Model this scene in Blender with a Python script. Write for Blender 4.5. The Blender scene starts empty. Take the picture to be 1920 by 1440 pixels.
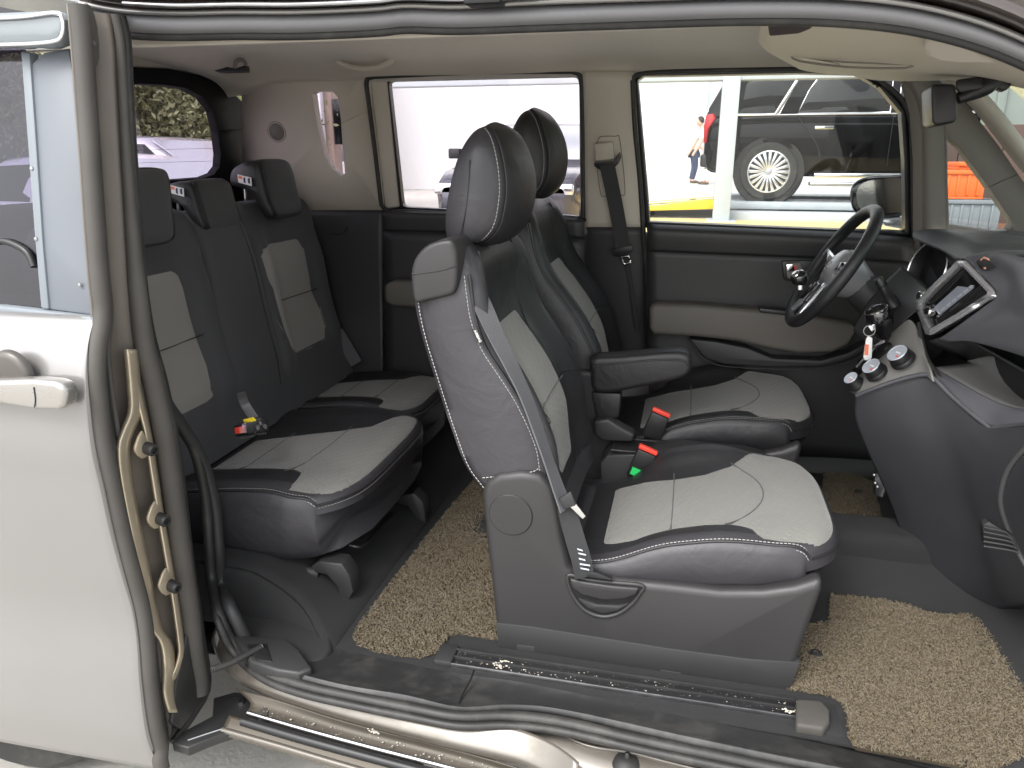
import bpy, bmesh, math, random
import numpy as np
from mathutils import Vector, Matrix
random.seed(7); np.random.seed(7)
R = math.radians
scene = bpy.context.scene
col = scene.collection

# ---------------------------------------------------------------- camera
CAM_H, CAM_YAW, CAM_PITCH, FPX = 1.37, R(13.1), R(17.07), 1400.0
ca, sa, cp, sp = math.cos(CAM_YAW), math.sin(CAM_YAW), math.cos(CAM_PITCH), math.sin(CAM_PITCH)
FW = np.array((-sa*cp, ca*cp, -sp)); RT = np.array((ca, sa, 0.0)); UP = np.array((-sa*sp, ca*sp, cp))
EYE = np.array((0, 0, CAM_H))
cd = bpy.data.cameras.new('camera'); cam = bpy.data.objects.new('camera', cd); col.objects.link(cam)
cd.sensor_width = 36; cd.lens = 36*FPX/1920; cd.clip_start = .02; cd.clip_end = 500
cam.matrix_world = Matrix(((RT[0], UP[0], -FW[0], 0), (RT[1], UP[1], -FW[1], 0), (RT[2], UP[2], -FW[2], CAM_H), (0, 0, 0, 1)))
scene.camera = cam
scene.render.resolution_x, scene.render.resolution_y = 1024, 768

# ---------------------------------------------------------------- sky, sun, exposure
world = bpy.data.worlds.new('World'); scene.world = world; world.use_nodes = True
nt = world.node_tree; bg = nt.nodes['Background']
sky = nt.nodes.new('ShaderNodeTexSky'); sky.sky_type = 'NISHITA'; sky.sun_disc = False
SUN_EL, SUN_AZ = R(52), R(205)            # compass angle of the sun, behind the camera and to its left
sky.sun_elevation = SUN_EL; sky.sun_rotation = SUN_AZ
sky.air_density = 1.0; sky.dust_density = 3.0; sky.ozone_density = 1.0
hs = nt.nodes.new('ShaderNodeHueSaturation'); hs.inputs['Saturation'].default_value = .18   # overcast: little blue
nt.links.new(sky.outputs[0], hs.inputs['Color']); nt.links.new(hs.outputs[0], bg.inputs[0])
bg.inputs[1].default_value = .15
sd = bpy.data.lights.new('sun', 'SUN'); sd.energy = .6; sd.angle = R(25); sd.color = (1, .975, .94)
sun = bpy.data.objects.new('sun', sd); col.objects.link(sun)
sdir = Vector((math.sin(SUN_AZ)*math.cos(SUN_EL), math.cos(SUN_AZ)*math.cos(SUN_EL), math.sin(SUN_EL)))
sun.rotation_euler = sdir.to_track_quat('Z', 'Y').to_euler(); sun.location = (0, -4, 8)
vs = scene.view_settings
vs.view_transform = 'Standard'; vs.look = 'None'; vs.gamma = 1; vs.use_curve_mapping = False
vs.exposure = 1.75
scene.render.engine = 'CYCLES'
scene.cycles.max_bounces = 10; scene.cycles.diffuse_bounces = 6; scene.cycles.transparent_max_bounces = 16

# ---------------------------------------------------------------- pixel measurements of the photograph -> points on real planes
def ray(px, py):
    return FW + (px-960)/FPX*RT - (py-720)/FPX*UP
def onp(px, py, n, d):
    n = np.array(n, float); r = ray(px, py); t = (d - n@EYE)/(n@r); return EYE + r*t
def PY(Y, *pts): return [onp(x, y, (0, 1, 0), Y) for x, y in pts]
def PZ(Z, *pts): return [onp(x, y, (0, 0, 1), Z) for x, y in pts]
def PX(X, *pts): return [onp(x, y, (1, 0, 0), X) for x, y in pts]
def PV(*pts): return [onp(x, y, (0, 1, 0), Y) for x, y, Y in pts]      # each with its own Y
FUN, FUD = (0, 1, .16), 2.52 + .16*1.15                                # far side of the cabin, leaning in towards the roof
def PF(*pts, o=0): return [onp(x, y, FUN, FUD-o) for x, y in pts]
def proj(P):
    q = np.asarray(P) - EYE; w = q@FW
    return np.stack((960+FPX*(q@RT)/w, 720-FPX*(q@UP)/w), -1)

# ---------------------------------------------------------------- curves
def cat(pts, n=6, closed=False):
    P = [np.asarray(p, float) for p in pts]; m = len(P)
    if m < 3: return P
    out = []
    for i in range(m if closed else m-1):
        if closed: a, b, c, d = P[(i-1) % m], P[i], P[(i+1) % m], P[(i+2) % m]
        else: a, b, c, d = P[max(i-1, 0)], P[i], P[i+1], P[min(i+2, m-1)]
        for k in range(n):
            t = k/n
            out.append(.5*((2*b)+(c-a)*t+(2*a-5*b+4*c-d)*t*t+(3*b-a-3*c+d)*t**3))
    if not closed: out.append(P[-1])
    return out
def resample(pts, n, closed=False):
    P = np.array(pts, float)
    if closed: P = np.vstack((P, P[:1]))
    L = np.concatenate(([0], np.cumsum(np.linalg.norm(np.diff(P, axis=0), axis=1))))
    s = np.linspace(0, L[-1], n + (1 if closed else 0))
    out = np.stack([np.interp(s, L, P[:, k]) for k in range(P.shape[1])], -1)
    return out[:-1] if closed else out

# ---------------------------------------------------------------- objects
W = {}
def base_of(verts):
    v = np.asarray(verts, float); lo, hi = v.min(0), v.max(0)
    return np.array(((lo[0]+hi[0])/2, (lo[1]+hi[1])/2, lo[2]))
def place(o, world_loc, parent):
    W[o.name] = np.array(world_loc, float)
    if parent is not None:
        o.parent = parent; o.location = W[o.name]-W[parent.name]
    else: o.location = W[o.name]
    return o
def empty(name, loc=(0, 0, 0), parent=None):
    o = bpy.data.objects.new(name, None); o.empty_display_size = .1; col.objects.link(o)
    return place(o, loc, parent)
def tag(o, label=None, cat_=None, group=None, kind=None):
    if label: o['label'] = label
    if cat_: o['category'] = cat_
    if group: o['group'] = group
    if kind: o['kind'] = kind
    return o
def obj(name, verts, faces, mat, parent=None, smooth=True, angle=40, bev=0, seg=2, recalc=True):
    verts = np.asarray(verts, float); c = base_of(verts)
    me = bpy.data.meshes.new(name); me.from_pydata((verts-c).tolist(), [], [list(map(int, f)) for f in faces])
    if recalc or bev:
        bm = bmesh.new(); bm.from_mesh(me)
        bmesh.ops.recalc_face_normals(bm, faces=bm.faces)
        if bev:
            ed = [e for e in bm.edges if len(e.link_faces) == 2 and e.calc_face_angle(0) > R(30)]
            bmesh.ops.bevel(bm, geom=ed, offset=bev, segments=seg, profile=.5, affect='EDGES', clamp_overlap=True)
        bm.to_mesh(me); bm.free()
    if smooth:
        me.shade_smooth(); me.set_sharp_from_angle(angle=R(angle))
    me.materials.append(mat)
    o = bpy.data.objects.new(name, me); col.objects.link(o)
    return place(o, c, parent)
def box(name, lo, hi, mat, parent=None, bev=.004, seg=2):
    (a, b, c), (d, e, f) = lo, hi
    v = [(a, b, c), (d, b, c), (d, e, c), (a, e, c), (a, b, f), (d, b, f), (d, e, f), (a, e, f)]
    q = [(0, 3, 2, 1), (4, 5, 6, 7), (0, 1, 5, 4), (1, 2, 6, 5), (2, 3, 7, 6), (3, 0, 4, 7)]
    return obj(name, v, q, mat, parent, bev=bev, seg=seg)
def hexa(name, quad, vec, mat, parent=None, bev=.004, seg=2):
    return plate(name, quad, vec, mat, parent, bev=bev, seg=seg)
def plate(name, outline, vec, mat, parent=None, bev=.003, seg=2, sm=0, angle=40):
    P = [np.asarray(p, float) for p in outline]
    if sm: P = cat(P, sm, True)
    n = len(P); v = P + [p+np.asarray(vec, float) for p in P]
    f = [list(range(n)), list(range(2*n-1, n-1, -1))] + [(i, (i+1) % n, n+(i+1) % n, n+i) for i in range(n)]
    if not bev: return obj(name, v, f, mat, parent, angle=angle)
    # bevel only the two rims
    verts = np.asarray(v); c = base_of(verts)
    me = bpy.data.meshes.new(name); me.from_pydata((verts-c).tolist(), [], f)
    bm = bmesh.new(); bm.from_mesh(me); bm.faces.ensure_lookup_table()
    bmesh.ops.recalc_face_normals(bm, faces=bm.faces)
    rim = set(bm.faces[0].edges) | set(bm.faces[1].edges)
    if not sm: rim |= {e for e in bm.edges if e.calc_face_angle(0) > R(50)}
    bmesh.ops.bevel(bm, geom=list(rim), offset=bev, segments=seg, profile=.5, affect='EDGES', clamp_overlap=True)
    bm.to_mesh(me); bm.free(); me.shade_smooth(); me.set_sharp_from_angle(angle=R(angle)); me.materials.append(mat)
    o = bpy.data.objects.new(name, me); col.objects.link(o)
    return place(o, c, parent)
def grid(name, rows, mat, parent=None, thick=0, closed=False, off=-1, angle=50, caps=False):
    Rr = np.array(rows, float); a, b = Rr.shape[:2]
    v = Rr.reshape(-1, 3); f = []
    for i in range(a-1):
        for j in range(b if closed else b-1):
            k = (j+1) % b
            f.append((i*b+j, i*b+k, (i+1)*b+k, (i+1)*b+j))
    if caps: f += [list(range(b)), list(range((a-1)*b, a*b))]
    o = obj(name, v, f, mat, parent, angle=angle)
    if thick:
        m = o.modifiers.new('thickness', 'SOLIDIFY'); m.thickness = thick; m.offset = off
    return o
def sheet(name, curves, mat, parent=None, nu=32, nv=4, thick=.004, off=0, smu=True, smv=True, angle=50):
    C = [resample(cat(c, 8) if smu else c, nu) for c in curves]
    rows = cat(C, nv) if smv and len(C) > 2 else C
    return grid(name, rows, mat, parent, thick, off=off, angle=angle)
def tube(name, pts, r, mat, parent=None, seg=8, sm=6, closed=False, flat=None, angle=60):
    P = np.array(cat(pts, sm, closed) if sm else pts, float); n = len(P)
    rr = np.full(n, r) if np.isscalar(r) else np.interp(np.linspace(0, 1, n), np.linspace(0, 1, len(r)), r)
    rows = []; up = None
    for i in range(n):
        a, b = (P[i-1], P[(i+1) % n]) if closed else (P[max(i-1, 0)], P[min(i+1, n-1)])
        t = b-a; t = t/(np.linalg.norm(t)+1e-12)
        if up is None:
            up = np.array((0, 0, 1.)) if abs(t[2]) < .9 else np.array((0, 1., 0))
        up = up-t*(up@t); up /= np.linalg.norm(up)+1e-12
        s = np.cross(t, up)
        rows.append([P[i]+rr[i]*(math.cos(q)*s+math.sin(q)*up*(flat or 1)) for q in np.arange(seg)*2*math.pi/seg])
    if closed: rows.append(rows[0])
    return grid(name, rows, mat, parent, closed=True, caps=not closed, angle=angle)
def strap(name, pts, width, wdir, mat, parent=None, th=.0016, sm=6):
    P = np.array(cat(pts, sm), float); n = len(P)
    wd = np.array([np.asarray(w, float) for w in (wdir if np.ndim(wdir) > 1 else [wdir])])
    wd = np.stack([np.interp(np.linspace(0, 1, n), np.linspace(0, 1, len(wd)), wd[:, k]) for k in range(3)], -1) if len(wd) > 1 else np.repeat(wd, n, 0)
    rows = []
    for i in range(n):
        t = P[min(i+1, n-1)]-P[max(i-1, 0)]; t /= np.linalg.norm(t)+1e-9
        w = wd[i]-t*(wd[i]@t); w /= np.linalg.norm(w)+1e-9; nn = np.cross(t, w)
        h = width/2
        rows.append([P[i]+w*a+nn*b for a, b in ((-h, -th), (-h*.4, -th*.6), (0, -th*1.0), (h*.4, -th*.6), (h, -th), (h, th), (0, th*.6), (-h, th))])
    return grid(name, rows, mat, parent, closed=True, caps=True)
def lathe(name, prof, origin, axis, mat, parent=None, seg=32, angle=40, cap=True):
    ax = np.asarray(axis, float); ax /= np.linalg.norm(ax)
    h = np.array((0, 0, 1.)) if abs(ax[2]) < .9 else np.array((1., 0, 0))
    e1 = np.cross(ax, h); e1 /= np.linalg.norm(e1); e2 = np.cross(ax, e1)
    rows = [[np.asarray(origin)+ax*d+r*(math.cos(q)*e1+math.sin(q)*e2) for q in np.arange(seg)*2*math.pi/seg] for r, d in prof]
    return grid(name, rows, mat, parent, closed=True, caps=cap, angle=angle)
def frame(name, outer, inner, mat, parent=None, thick=.01, n=72, off=0, lift=None, sm=True):
    # a ring between two outlines (a panel with an opening)
    O = np.array(outer, float); I = np.array(inner, float)
    c = I.mean(0); e1 = I[1]-I[0]; nrm = np.cross(I[1]-I[0], I[len(I)//2]-I[0]); nrm /= np.linalg.norm(nrm)
    e1 = e1-nrm*(e1@nrm); e1 /= np.linalg.norm(e1); e2 = np.cross(nrm, e1)
    def hit(P, q):
        d = np.array((math.cos(q), math.sin(q))); best = None
        X = np.stack(((P-c)@e1, (P-c)@e2), -1)
        for i in range(len(P)):
            a, b = X[i], X[(i+1) % len(P)]; e = b-a; den = d[0]*e[1]-d[1]*e[0]
            if abs(den) < 1e-12: continue
            t = (a[0]*e[1]-a[1]*e[0])/den; s = (a[0]*d[1]-a[1]*d[0])/den
            if t > 0 and -1e-9 <= s <= 1+1e-9 and (best is None or t > best[0]): best = (t, P[i]+(P[(i+1) % len(P)]-P[i])*s)
        return best[1] if best else c
    # angles: even ones plus both outlines' corners
    qs = set(np.round(np.arange(n)*2*math.pi/n, 4))
    for P in (O, I):
        for p in P: qs.add(round(math.atan2((p-c)@e2, (p-c)@e1) % (2*math.pi), 4))
    qs = sorted(qs)
    ro = [hit(O, q) for q in qs]; ri = [hit(I, q) for q in qs]
    if lift is not None:      # inner lip folded outwards
        rows = [ro+[ro[0]], ri+[ri[0]], [p+np.asarray(lift) for p in ri+[ri[0]]]]
    else: rows = [ro+[ro[0]], ri+[ri[0]]]
    return grid(name, rows, mat, parent, thick, off=off, angle=30)
def inside_rows(poly, n):
    P = np.array(poly, float); lo, hi = P[:, 1].min(), P[:, 1].max(); out = []
    for t in np.linspace(lo+1e-4*(hi-lo), hi-1e-4*(hi-lo), n):
        us = []
        for i in range(len(P)):
            a, b = P[i], P[(i+1) % len(P)]
            if (a[1]-t)*(b[1]-t) < 0: us.append(a[0]+(b[0]-a[0])*(t-a[1])/(b[1]-a[1]))
        if len(us) >= 2: out.append((t, min(us), max(us)))
    return out
def patch(name, surf, poly, off, mat, parent=None, nr=30, nc=18, edge=-.0015):
    rows = []; RS = inside_rows(poly, nr)
    for i, (t, a, b) in enumerate(RS):
        row = []
        for j in range(nc):
            f = j/(nc-1); g = i/(len(RS)-1)
            k = min(1, f*7, (1-f)*7, g*10, (1-g)*10); k = k*k*(3-2*k)
            row.append(surf(a+(b-a)*f, t, edge+(off-edge)*k))
        rows.append(row)
    return grid(name, rows, mat, parent, angle=80)
def inv(surf, pts, off=(0, 0, 0), n=70):
    U, T = np.meshgrid(np.linspace(-1.0, 1.0, n), np.linspace(0, 1, n))
    G = np.array([[surf(u, t) for u in U[0]] for t in T[:, 0]])+np.asarray(off)
    Q = proj(G); out = []
    for p in pts:
        i = np.argmin(((Q-np.asarray(p))**2).sum(-1)); u, t = U.flat[i], T.flat[i]; st = 2.0/n
        for _ in range(14):
            best = (1e18, u, t)
            for du in (-st, 0, st):
                for dt in (-st/2, 0, st/2):
                    uu, tt = min(1, max(-1, u+du)), min(1, max(0, t+dt))
                    e = ((proj(surf(uu, tt)+np.asarray(off))-np.asarray(p))**2).sum()
                    if e < best[0]: best = (e, uu, tt)
            if (best[1], best[2]) == (u, t): st /= 2
            u, t = best[1], best[2]
        out.append((u, t))
    return out
def dashes(name, pts, mat, parent, L=.005, gap=.0028, w=.00068):
    P = np.array(cat(pts, 6), float)
    d = np.concatenate(([0], np.cumsum(np.linalg.norm(np.diff(P, axis=0), axis=1)))); v = []; f = []
    s = 0
    ip = lambda q: np.array([np.interp(q, d, P[:, k]) for k in range(3)])
    while s+L < d[-1]:
        a, b = ip(s), ip(s+L); t = b-a; t /= np.linalg.norm(t)+1e-9
        e = np.cross(t, (0, 0, 1.) if abs(t[2]) < .9 else (0, 1., 0)); e /= np.linalg.norm(e); g = np.cross(t, e); k = len(v)
        for c in (a, b):
            for x, y in ((1, 0), (0, 1), (-1, 0), (0, -1)): v.append(c+e*x*w+g*y*w)
        f += [(k, k+1, k+5, k+4), (k+1, k+2, k+6, k+5), (k+2, k+3, k+7, k+6), (k+3, k, k+4, k+7), (k, k+1, k+2, k+3), (k+4, k+5, k+6, k+7)]
        s += L+gap
    return obj(name, v, f, mat, parent, smooth=False)
def pad(name, F, B, Y0, Y1, mat, parent=None, prot=None, wid=None, nT=44, nU=33, side=.01, xcut=None):
    """Upholstered block: front profile F and rear profile B in (x, z), run from Y0 to Y1; prot(u, t) swells the front."""
    Fc = resample(cat(F, 10), nT); Bc = resample(cat(B, 10), nT); yc, hw = (Y0+Y1)/2, (Y1-Y0)/2
    tan = np.gradient(Fc, axis=0); tan /= np.linalg.norm(tan, axis=1)[:, None]+1e-9
    nr = np.stack((tan[:, 1], -tan[:, 0]), -1)
    mid = Fc-Bc; sg = np.sign((nr*mid).sum(1).sum()); nr *= sg
    prot = prot or (lambda u, t: 0); wid = wid or (lambda t: 1)
    ts = np.linspace(0, 1, nT)
    def surf(u, t, off=0):
        x = np.interp(t, ts, Fc[:, 0]); z = np.interp(t, ts, Fc[:, 1]); a = np.interp(t, ts, nr[:, 0]); b = np.interp(t, ts, nr[:, 1])
        p = prot(u, t)+off
        return np.array((x+a*p-(xcut(u, t) if xcut else 0), yc+u*hw*wid(t), z+b*p))
    us = np.sin(np.linspace(-math.pi/2, math.pi/2, nU))
    rows = []
    for i, t in enumerate(ts):
        f = [surf(u, t) for u in us]
        b3 = lambda u: np.array((Bc[i, 0]-(xcut(u, t) if xcut else 0), yc+u*hw*wid(t), Bc[i, 1]))
        s = []
        for sgn, ends in ((1, (f[-1], b3(.97))), (-1, (b3(-.97), f[0]))):
            sa_ = side*min(1, np.linalg.norm(ends[1]-ends[0])/.07)
            seg = [ends[0]+(ends[1]-ends[0])*k/6+np.array((0, sgn*sa_*math.sin(math.pi*k/6), 0)) for k in range(1, 6)]
            s.append(seg)
        back = [b3(u) for u in (.97, .85, .5, 0, -.5, -.85, -.97)]
        rows.append(f+s[0]+back+s[1])
    # closed ends
    c0, c1 = np.mean(rows[0], 0), np.mean(rows[-1], 0)
    sh = lambda row, c, k: [c+(p-c)*k for p in row]
    rows = [sh(rows[0], c0, .6)]+rows+[sh(rows[-1], c1, .6)]
    o = grid(name, rows, mat, parent, closed=True, caps=True, angle=75)
    return o, surf
def rounded(pts, r=16):
    P = [np.array(p, float) for p in pts]; out = []
    for i, p in enumerate(P):
        a, b = P[i-1]-p, P[(i+1) % len(P)]-p; la, lb = np.linalg.norm(a), np.linalg.norm(b)
        if a@b/(la*lb) < -.93: out.append(tuple(p)); continue
        s, e = p+a*min(.45, r/la), p+b*min(.45, r/lb)
        for k in range(5): t = k/4; out.append(tuple(s*(1-t)**2+2*p*t*(1-t)+e*t*t))
    return out
def sst(a, b, x):
    k = min(1, max(0, (x-a)/(b-a))); return k*k*(3-2*k)

def text_mesh(name, body, origin, xdir, ydir, size, mat, parent=None, th=.0004):
    cu = bpy.data.curves.new(name, 'FONT'); cu.body = body; cu.size = size; cu.extrude = th; cu.align_x = 'CENTER'; cu.align_y = 'CENTER'
    t = bpy.data.objects.new(name, cu); col.objects.link(t); bpy.context.view_layer.update()
    me = bpy.data.meshes.new_from_object(t.evaluated_get(bpy.context.evaluated_depsgraph_get())); bpy.data.objects.remove(t)
    x = np.asarray(xdir, float); x /= np.linalg.norm(x); y = np.asarray(ydir, float); y -= x*(x@y); y /= np.linalg.norm(y); z = np.cross(x, y)
    v = [np.asarray(origin)+x*p.co[0]+y*p.co[1]+z*p.co[2] for p in me.vertices]; f = [list(p.vertices) for p in me.polygons]; bpy.data.meshes.remove(me)
    return obj(name, v, f, mat, parent, smooth=False, recalc=False)
# ---------------------------------------------------------------- materials
M = {}
def mat(name, rgb, rough=.5, metal=0, bump=0, scale=300, var=.08, vscale=6, coat=0, spec=.5, tex='NOISE', sheen=0, dist=.001, rvar=.1, wr=0, dust=None):
    m = bpy.data.materials.new(name); m.use_nodes = True; t = m.node_tree; N, L = t.nodes, t.links
    b = N['Principled BSDF']; b.inputs['Roughness'].default_value = rough; b.inputs['Metallic'].default_value = metal
    b.inputs['Coat Weight'].default_value = coat; b.inputs['Coat Roughness'].default_value = .06; b.inputs['Specular IOR Level'].default_value = spec
    if sheen: b.inputs['Sheen Weight'].default_value = sheen; b.inputs['Sheen Roughness'].default_value = .5
    tc = N.new('ShaderNodeTexCoord'); nz = N.new('ShaderNodeTexNoise'); nz.inputs['Scale'].default_value = vscale; nz.inputs['Detail'].default_value = 5
    L.new(tc.outputs['Object'], nz.inputs['Vector'])
    mx = N.new('ShaderNodeMix'); mx.data_type = 'RGBA'
    mx.inputs['A'].default_value = tuple(c*(1-var) for c in rgb)+(1,); mx.inputs['B'].default_value = tuple(min(1, c*(1+var)) for c in rgb)+(1,)
    L.new(nz.outputs['Fac'], mx.inputs['Factor']); L.new(mx.outputs['Result'], b.inputs['Base Color'])
    mr = N.new('ShaderNodeMapRange'); mr.inputs['To Min'].default_value = max(0, rough-rvar); mr.inputs['To Max'].default_value = min(1, rough+rvar)
    L.new(nz.outputs['Fac'], mr.inputs['Value']); L.new(mr.outputs['Result'], b.inputs['Roughness'])
    if bump:
        if tex == 'VORONOI':
            x = N.new('ShaderNodeTexVoronoi'); x.feature = 'DISTANCE_TO_EDGE'; o = x.outputs['Distance']
        elif tex == 'WEAVE':
            x = N.new('ShaderNodeTexChecker'); o = x.outputs['Fac']
        else:
            x = N.new('ShaderNodeTexNoise'); x.inputs['Detail'].default_value = 3; o = x.outputs['Fac']
        x.inputs['Scale'].default_value = scale; L.new(tc.outputs['Object'], x.inputs['Vector'])
        bp = N.new('ShaderNodeBump'); bp.inputs['Strength'].default_value = bump; bp.inputs['Distance'].default_value = dist
        L.new(o, bp.inputs['Height']); L.new(bp.outputs[0], b.inputs['Normal'])
        if wr:      # slack creases under the fine grain
            n2 = N.new('ShaderNodeTexNoise'); n2.inputs['Scale'].default_value = 13; n2.inputs['Detail'].default_value = 6; n2.inputs['Distortion'].default_value = 1.6; L.new(tc.outputs['Object'], n2.inputs['Vector'])
            b0 = N.new('ShaderNodeBump'); b0.inputs['Strength'].default_value = wr; b0.inputs['Distance'].default_value = .012; L.new(n2.outputs['Fac'], b0.inputs['Height']); L.new(b0.outputs[0], bp.inputs['Normal'])
    if dust:        # blotches of dry dust and scuffs
        n3 = N.new('ShaderNodeTexNoise'); n3.inputs['Scale'].default_value = 9; n3.inputs['Detail'].default_value = 9; n3.inputs['Roughness'].default_value = .7; L.new(tc.outputs['Object'], n3.inputs['Vector'])
        r3 = N.new('ShaderNodeMapRange'); r3.inputs['From Min'].default_value = .5; r3.inputs['From Max'].default_value = .72; L.new(n3.outputs['Fac'], r3.inputs['Value'])
        m3 = N.new('ShaderNodeMix'); m3.data_type = 'RGBA'; m3.inputs['B'].default_value = dust+(1,); L.new(r3.outputs['Result'], m3.inputs['Factor']); L.new(mx.outputs['Result'], m3.inputs['A']); L.new(m3.outputs['Result'], b.inputs['Base Color'])
    M[name] = m; return m
def glass(name, tint, refl=1.0):
    m = bpy.data.materials.new(name); m.use_nodes = True; t = m.node_tree; N, L = t.nodes, t.links
    N.remove(N['Principled BSDF']); out = N['Material Output']
    tr = N.new('ShaderNodeBsdfTransparent'); tr.inputs[0].default_value = tint+(1,)
    gl = N.new('ShaderNodeBsdfGlossy'); gl.inputs['Roughness'].default_value = .02
    lw = N.new('ShaderNodeLayerWeight'); lw.inputs['Blend'].default_value = .5      # same from both faces of the pane
    pw = N.new('ShaderNodeMath'); pw.operation = 'POWER'; pw.inputs[1].default_value = 4; L.new(lw.outputs['Facing'], pw.inputs[0])
    mm = N.new('ShaderNodeMath'); mm.operation = 'MULTIPLY_ADD'; mm.inputs[1].default_value = .8*refl; mm.inputs[2].default_value = .03*refl
    mx = N.new('ShaderNodeMixShader'); L.new(pw.outputs[0], mm.inputs[0]); L.new(mm.outputs[0], mx.inputs[0])
    L.new(tr.outputs[0], mx.inputs[1]); L.new(gl.outputs[0], mx.inputs[2]); L.new(mx.outputs[0], out.inputs[0])
    M[name] = m; return m
mat('leather', (.017, .017, .0185), .43, bump=.35, scale=900, tex='VORONOI', dist=.0008, var=.12, wr=.22)
mat('leather_side', (.036, .0345, .038), .45, bump=.3, scale=900, tex='VORONOI', dist=.0008, var=.1, wr=.2)  # same black leather; sheen of the side panels put into a lighter base
mat('fabric_dark', (.054, .055, .057), .75, bump=.3, scale=1400, sheen=.1, dist=.0006)
mat('fabric_grey', (.25, .243, .22), .7, bump=.25, scale=1200, sheen=.2, dist=.0006, var=.07)
mat('thread', (.46, .45, .43), .6)
mat('plastic_grey', (.025, .024, .0245), .5, bump=.25, scale=700, dist=.0006)
mat('plastic_dark', (.026, .026, .0265), .5, bump=.25, scale=700, dist=.0006)
mat('plastic_black', (.012, .012, .013), .42, bump=.15, scale=700, dist=.0005)
mat('gloss_black', (.008, .008, .009), .08, coat=.5)
mat('trim_beige', (.48, .44, .37), .62, bump=.25, scale=800, dist=.0006, var=.05)
mat('trim_taupe', (.17, .155, .135), .6, bump=.25, scale=800, dist=.0006, var=.05)
mat('headliner', (.44, .40, .335), .9, bump=.4, scale=900, sheen=.3, dist=.0008, var=.05)
mat('rubber', (.02, .0195, .019), .55, bump=.2, scale=500, dist=.0006, var=.2, vscale=20, dust=(.055, .052, .046))
mat('rubber_dusty', (.060, .055, .049), .7, bump=.25, scale=400, dist=.0008, var=.3, vscale=14)
mat('carpet', (.018, .018, .0185), .95, bump=.9, scale=1100, dist=.002, var=.3, vscale=30)
mat('paint', (.25, .242, .236), .34, metal=.5, coat=.6, bump=.05, scale=2500, dist=.0003, var=.04)
mat('paint_dull', (.075, .064, .05), .5, metal=.35, var=.3, vscale=9)
mat('door_garnish', (.12, .132, .15), .45, var=.04)  # sky reflection put into the base as a bluish grey
mat('chrome', (.75, .75, .76), .12, metal=1)
mat('steel', (.42, .42, .43), .32, metal=1, var=.2, vscale=40)
mat('silver', (.72, .72, .74), .25, metal=.75)
mat('black_steel', (.02, .02, .02), .45, bump=.3, scale=200, var=.4, vscale=30)
mat('webbing', (.03, .03, .031), .7, bump=.7, scale=700, tex='WEAVE', dist=.0008)
mat('webbing_grey', (.10, .10, .105), .6, bump=.6, scale=700, tex='WEAVE', dist=.0008)
mat('red_button', (.75, .06, .035), .4)
mat('green_tag', (.02, .55, .12), .5)
mat('yellow_tag', (.8, .62, .03), .5)
mat('white_plastic', (.75, .75, .74), .4)
mat('sticker', (.68, .66, .68), .5)
mat('ink', (.03, .03, .08), .6)
mat('orange_ink', (.75, .18, .08), .6)
mat('coil', (.090, .070, .042), .6, var=.5, vscale=90)
mat('coil_base', (.04, .03, .017), .9, bump=.8, scale=300, dist=.003, var=.3, vscale=100)
mat('dial', (.5, .53, .58), .25, metal=.3)
mat('screen', (.26, .28, .32), .12, coat=.4, var=.3, vscale=25)  # reflection on the display put into its grey-blue base
mat('film', (.7, .72, .74), .15, bump=1, scale=160, dist=.004)
mat('mesh_pocket', (.045, .035, .035), .9, bump=.5, scale=500, dist=.001)
glass('glass', (.93, .95, .95))
glass('glass_tint', (.93, .905, .935))
glass('glass_rear', (.79, .745, .82))
glass('glass_shield', (.80, .86, .83))
glass('film_wrap', (.9, .9, .92), 2.2)
# grey upholstery with the fine embossed lozenges
def emboss(name, rgb, sc):
    m = mat(name, rgb, .66, sheen=.2, var=.07); t = m.node_tree; N, L = t.nodes, t.links; b = N['Principled BSDF']
    tc = N.new('ShaderNodeTexCoord'); mp = N.new('ShaderNodeMapping'); mp.inputs['Rotation'].default_value = (R(30), R(45), R(45)); L.new(tc.outputs['Object'], mp.inputs[0])
    ck = N.new('ShaderNodeTexVoronoi'); ck.distance = 'CHEBYCHEV'; ck.inputs['Scale'].default_value = sc; ck.inputs['Randomness'].default_value = 0; L.new(mp.outputs[0], ck.inputs['Vector'])
    fn = N.new('ShaderNodeTexNoise'); fn.inputs['Scale'].default_value = 1300; L.new(tc.outputs['Object'], fn.inputs['Vector'])
    b1 = N.new('ShaderNodeBump'); b1.inputs['Strength'].default_value = .9; b1.inputs['Distance'].default_value = .0025; L.new(ck.outputs['Distance'], b1.inputs['Height'])
    b2 = N.new('ShaderNodeBump'); b2.inputs['Strength'].default_value = .25; b2.inputs['Distance'].default_value = .0006; L.new(fn.outputs['Fac'], b2.inputs['Height']); L.new(b1.outputs[0], b2.inputs['Normal'])
    L.new(b2.outputs[0], b.inputs['Normal'])
emboss('fabric_emboss', (.155, .152, .138), 70)
mat('mirror', (.55, .52, .48), .1, metal=1, bump=.12, scale=120, dist=.001)
mat('rubber_seal', (.20, .20, .21), .6, var=.15, vscale=5)
mat('gloss_brown', (.05, .04, .035), .2, coat=.4)
mat('sunvisor', (.62, .57, .48), .6)
mat('door_inner', (.135, .118, .10), .5, metal=.2, var=.2, vscale=14)
mat('paint_lit', (.62, .53, .39), .33, metal=.6, coat=.4, var=.15, vscale=14)  # lit ridges of the door jamb, brightness put into the colour
mat('plastic_grey_blue', (.16, .18, .20), .5)
mat('visor_clear', (.16, .18, .19), .12, coat=.5)
mat('silver_handle', (.36, .345, .325), .28, metal=.6, coat=.5)
mat('cup', (.10, .092, .084), .4, metal=.4)  # shade inside the handle recess put into a darker colour
glass('glass_door', (.36, .34, .42), 1.6)
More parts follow.
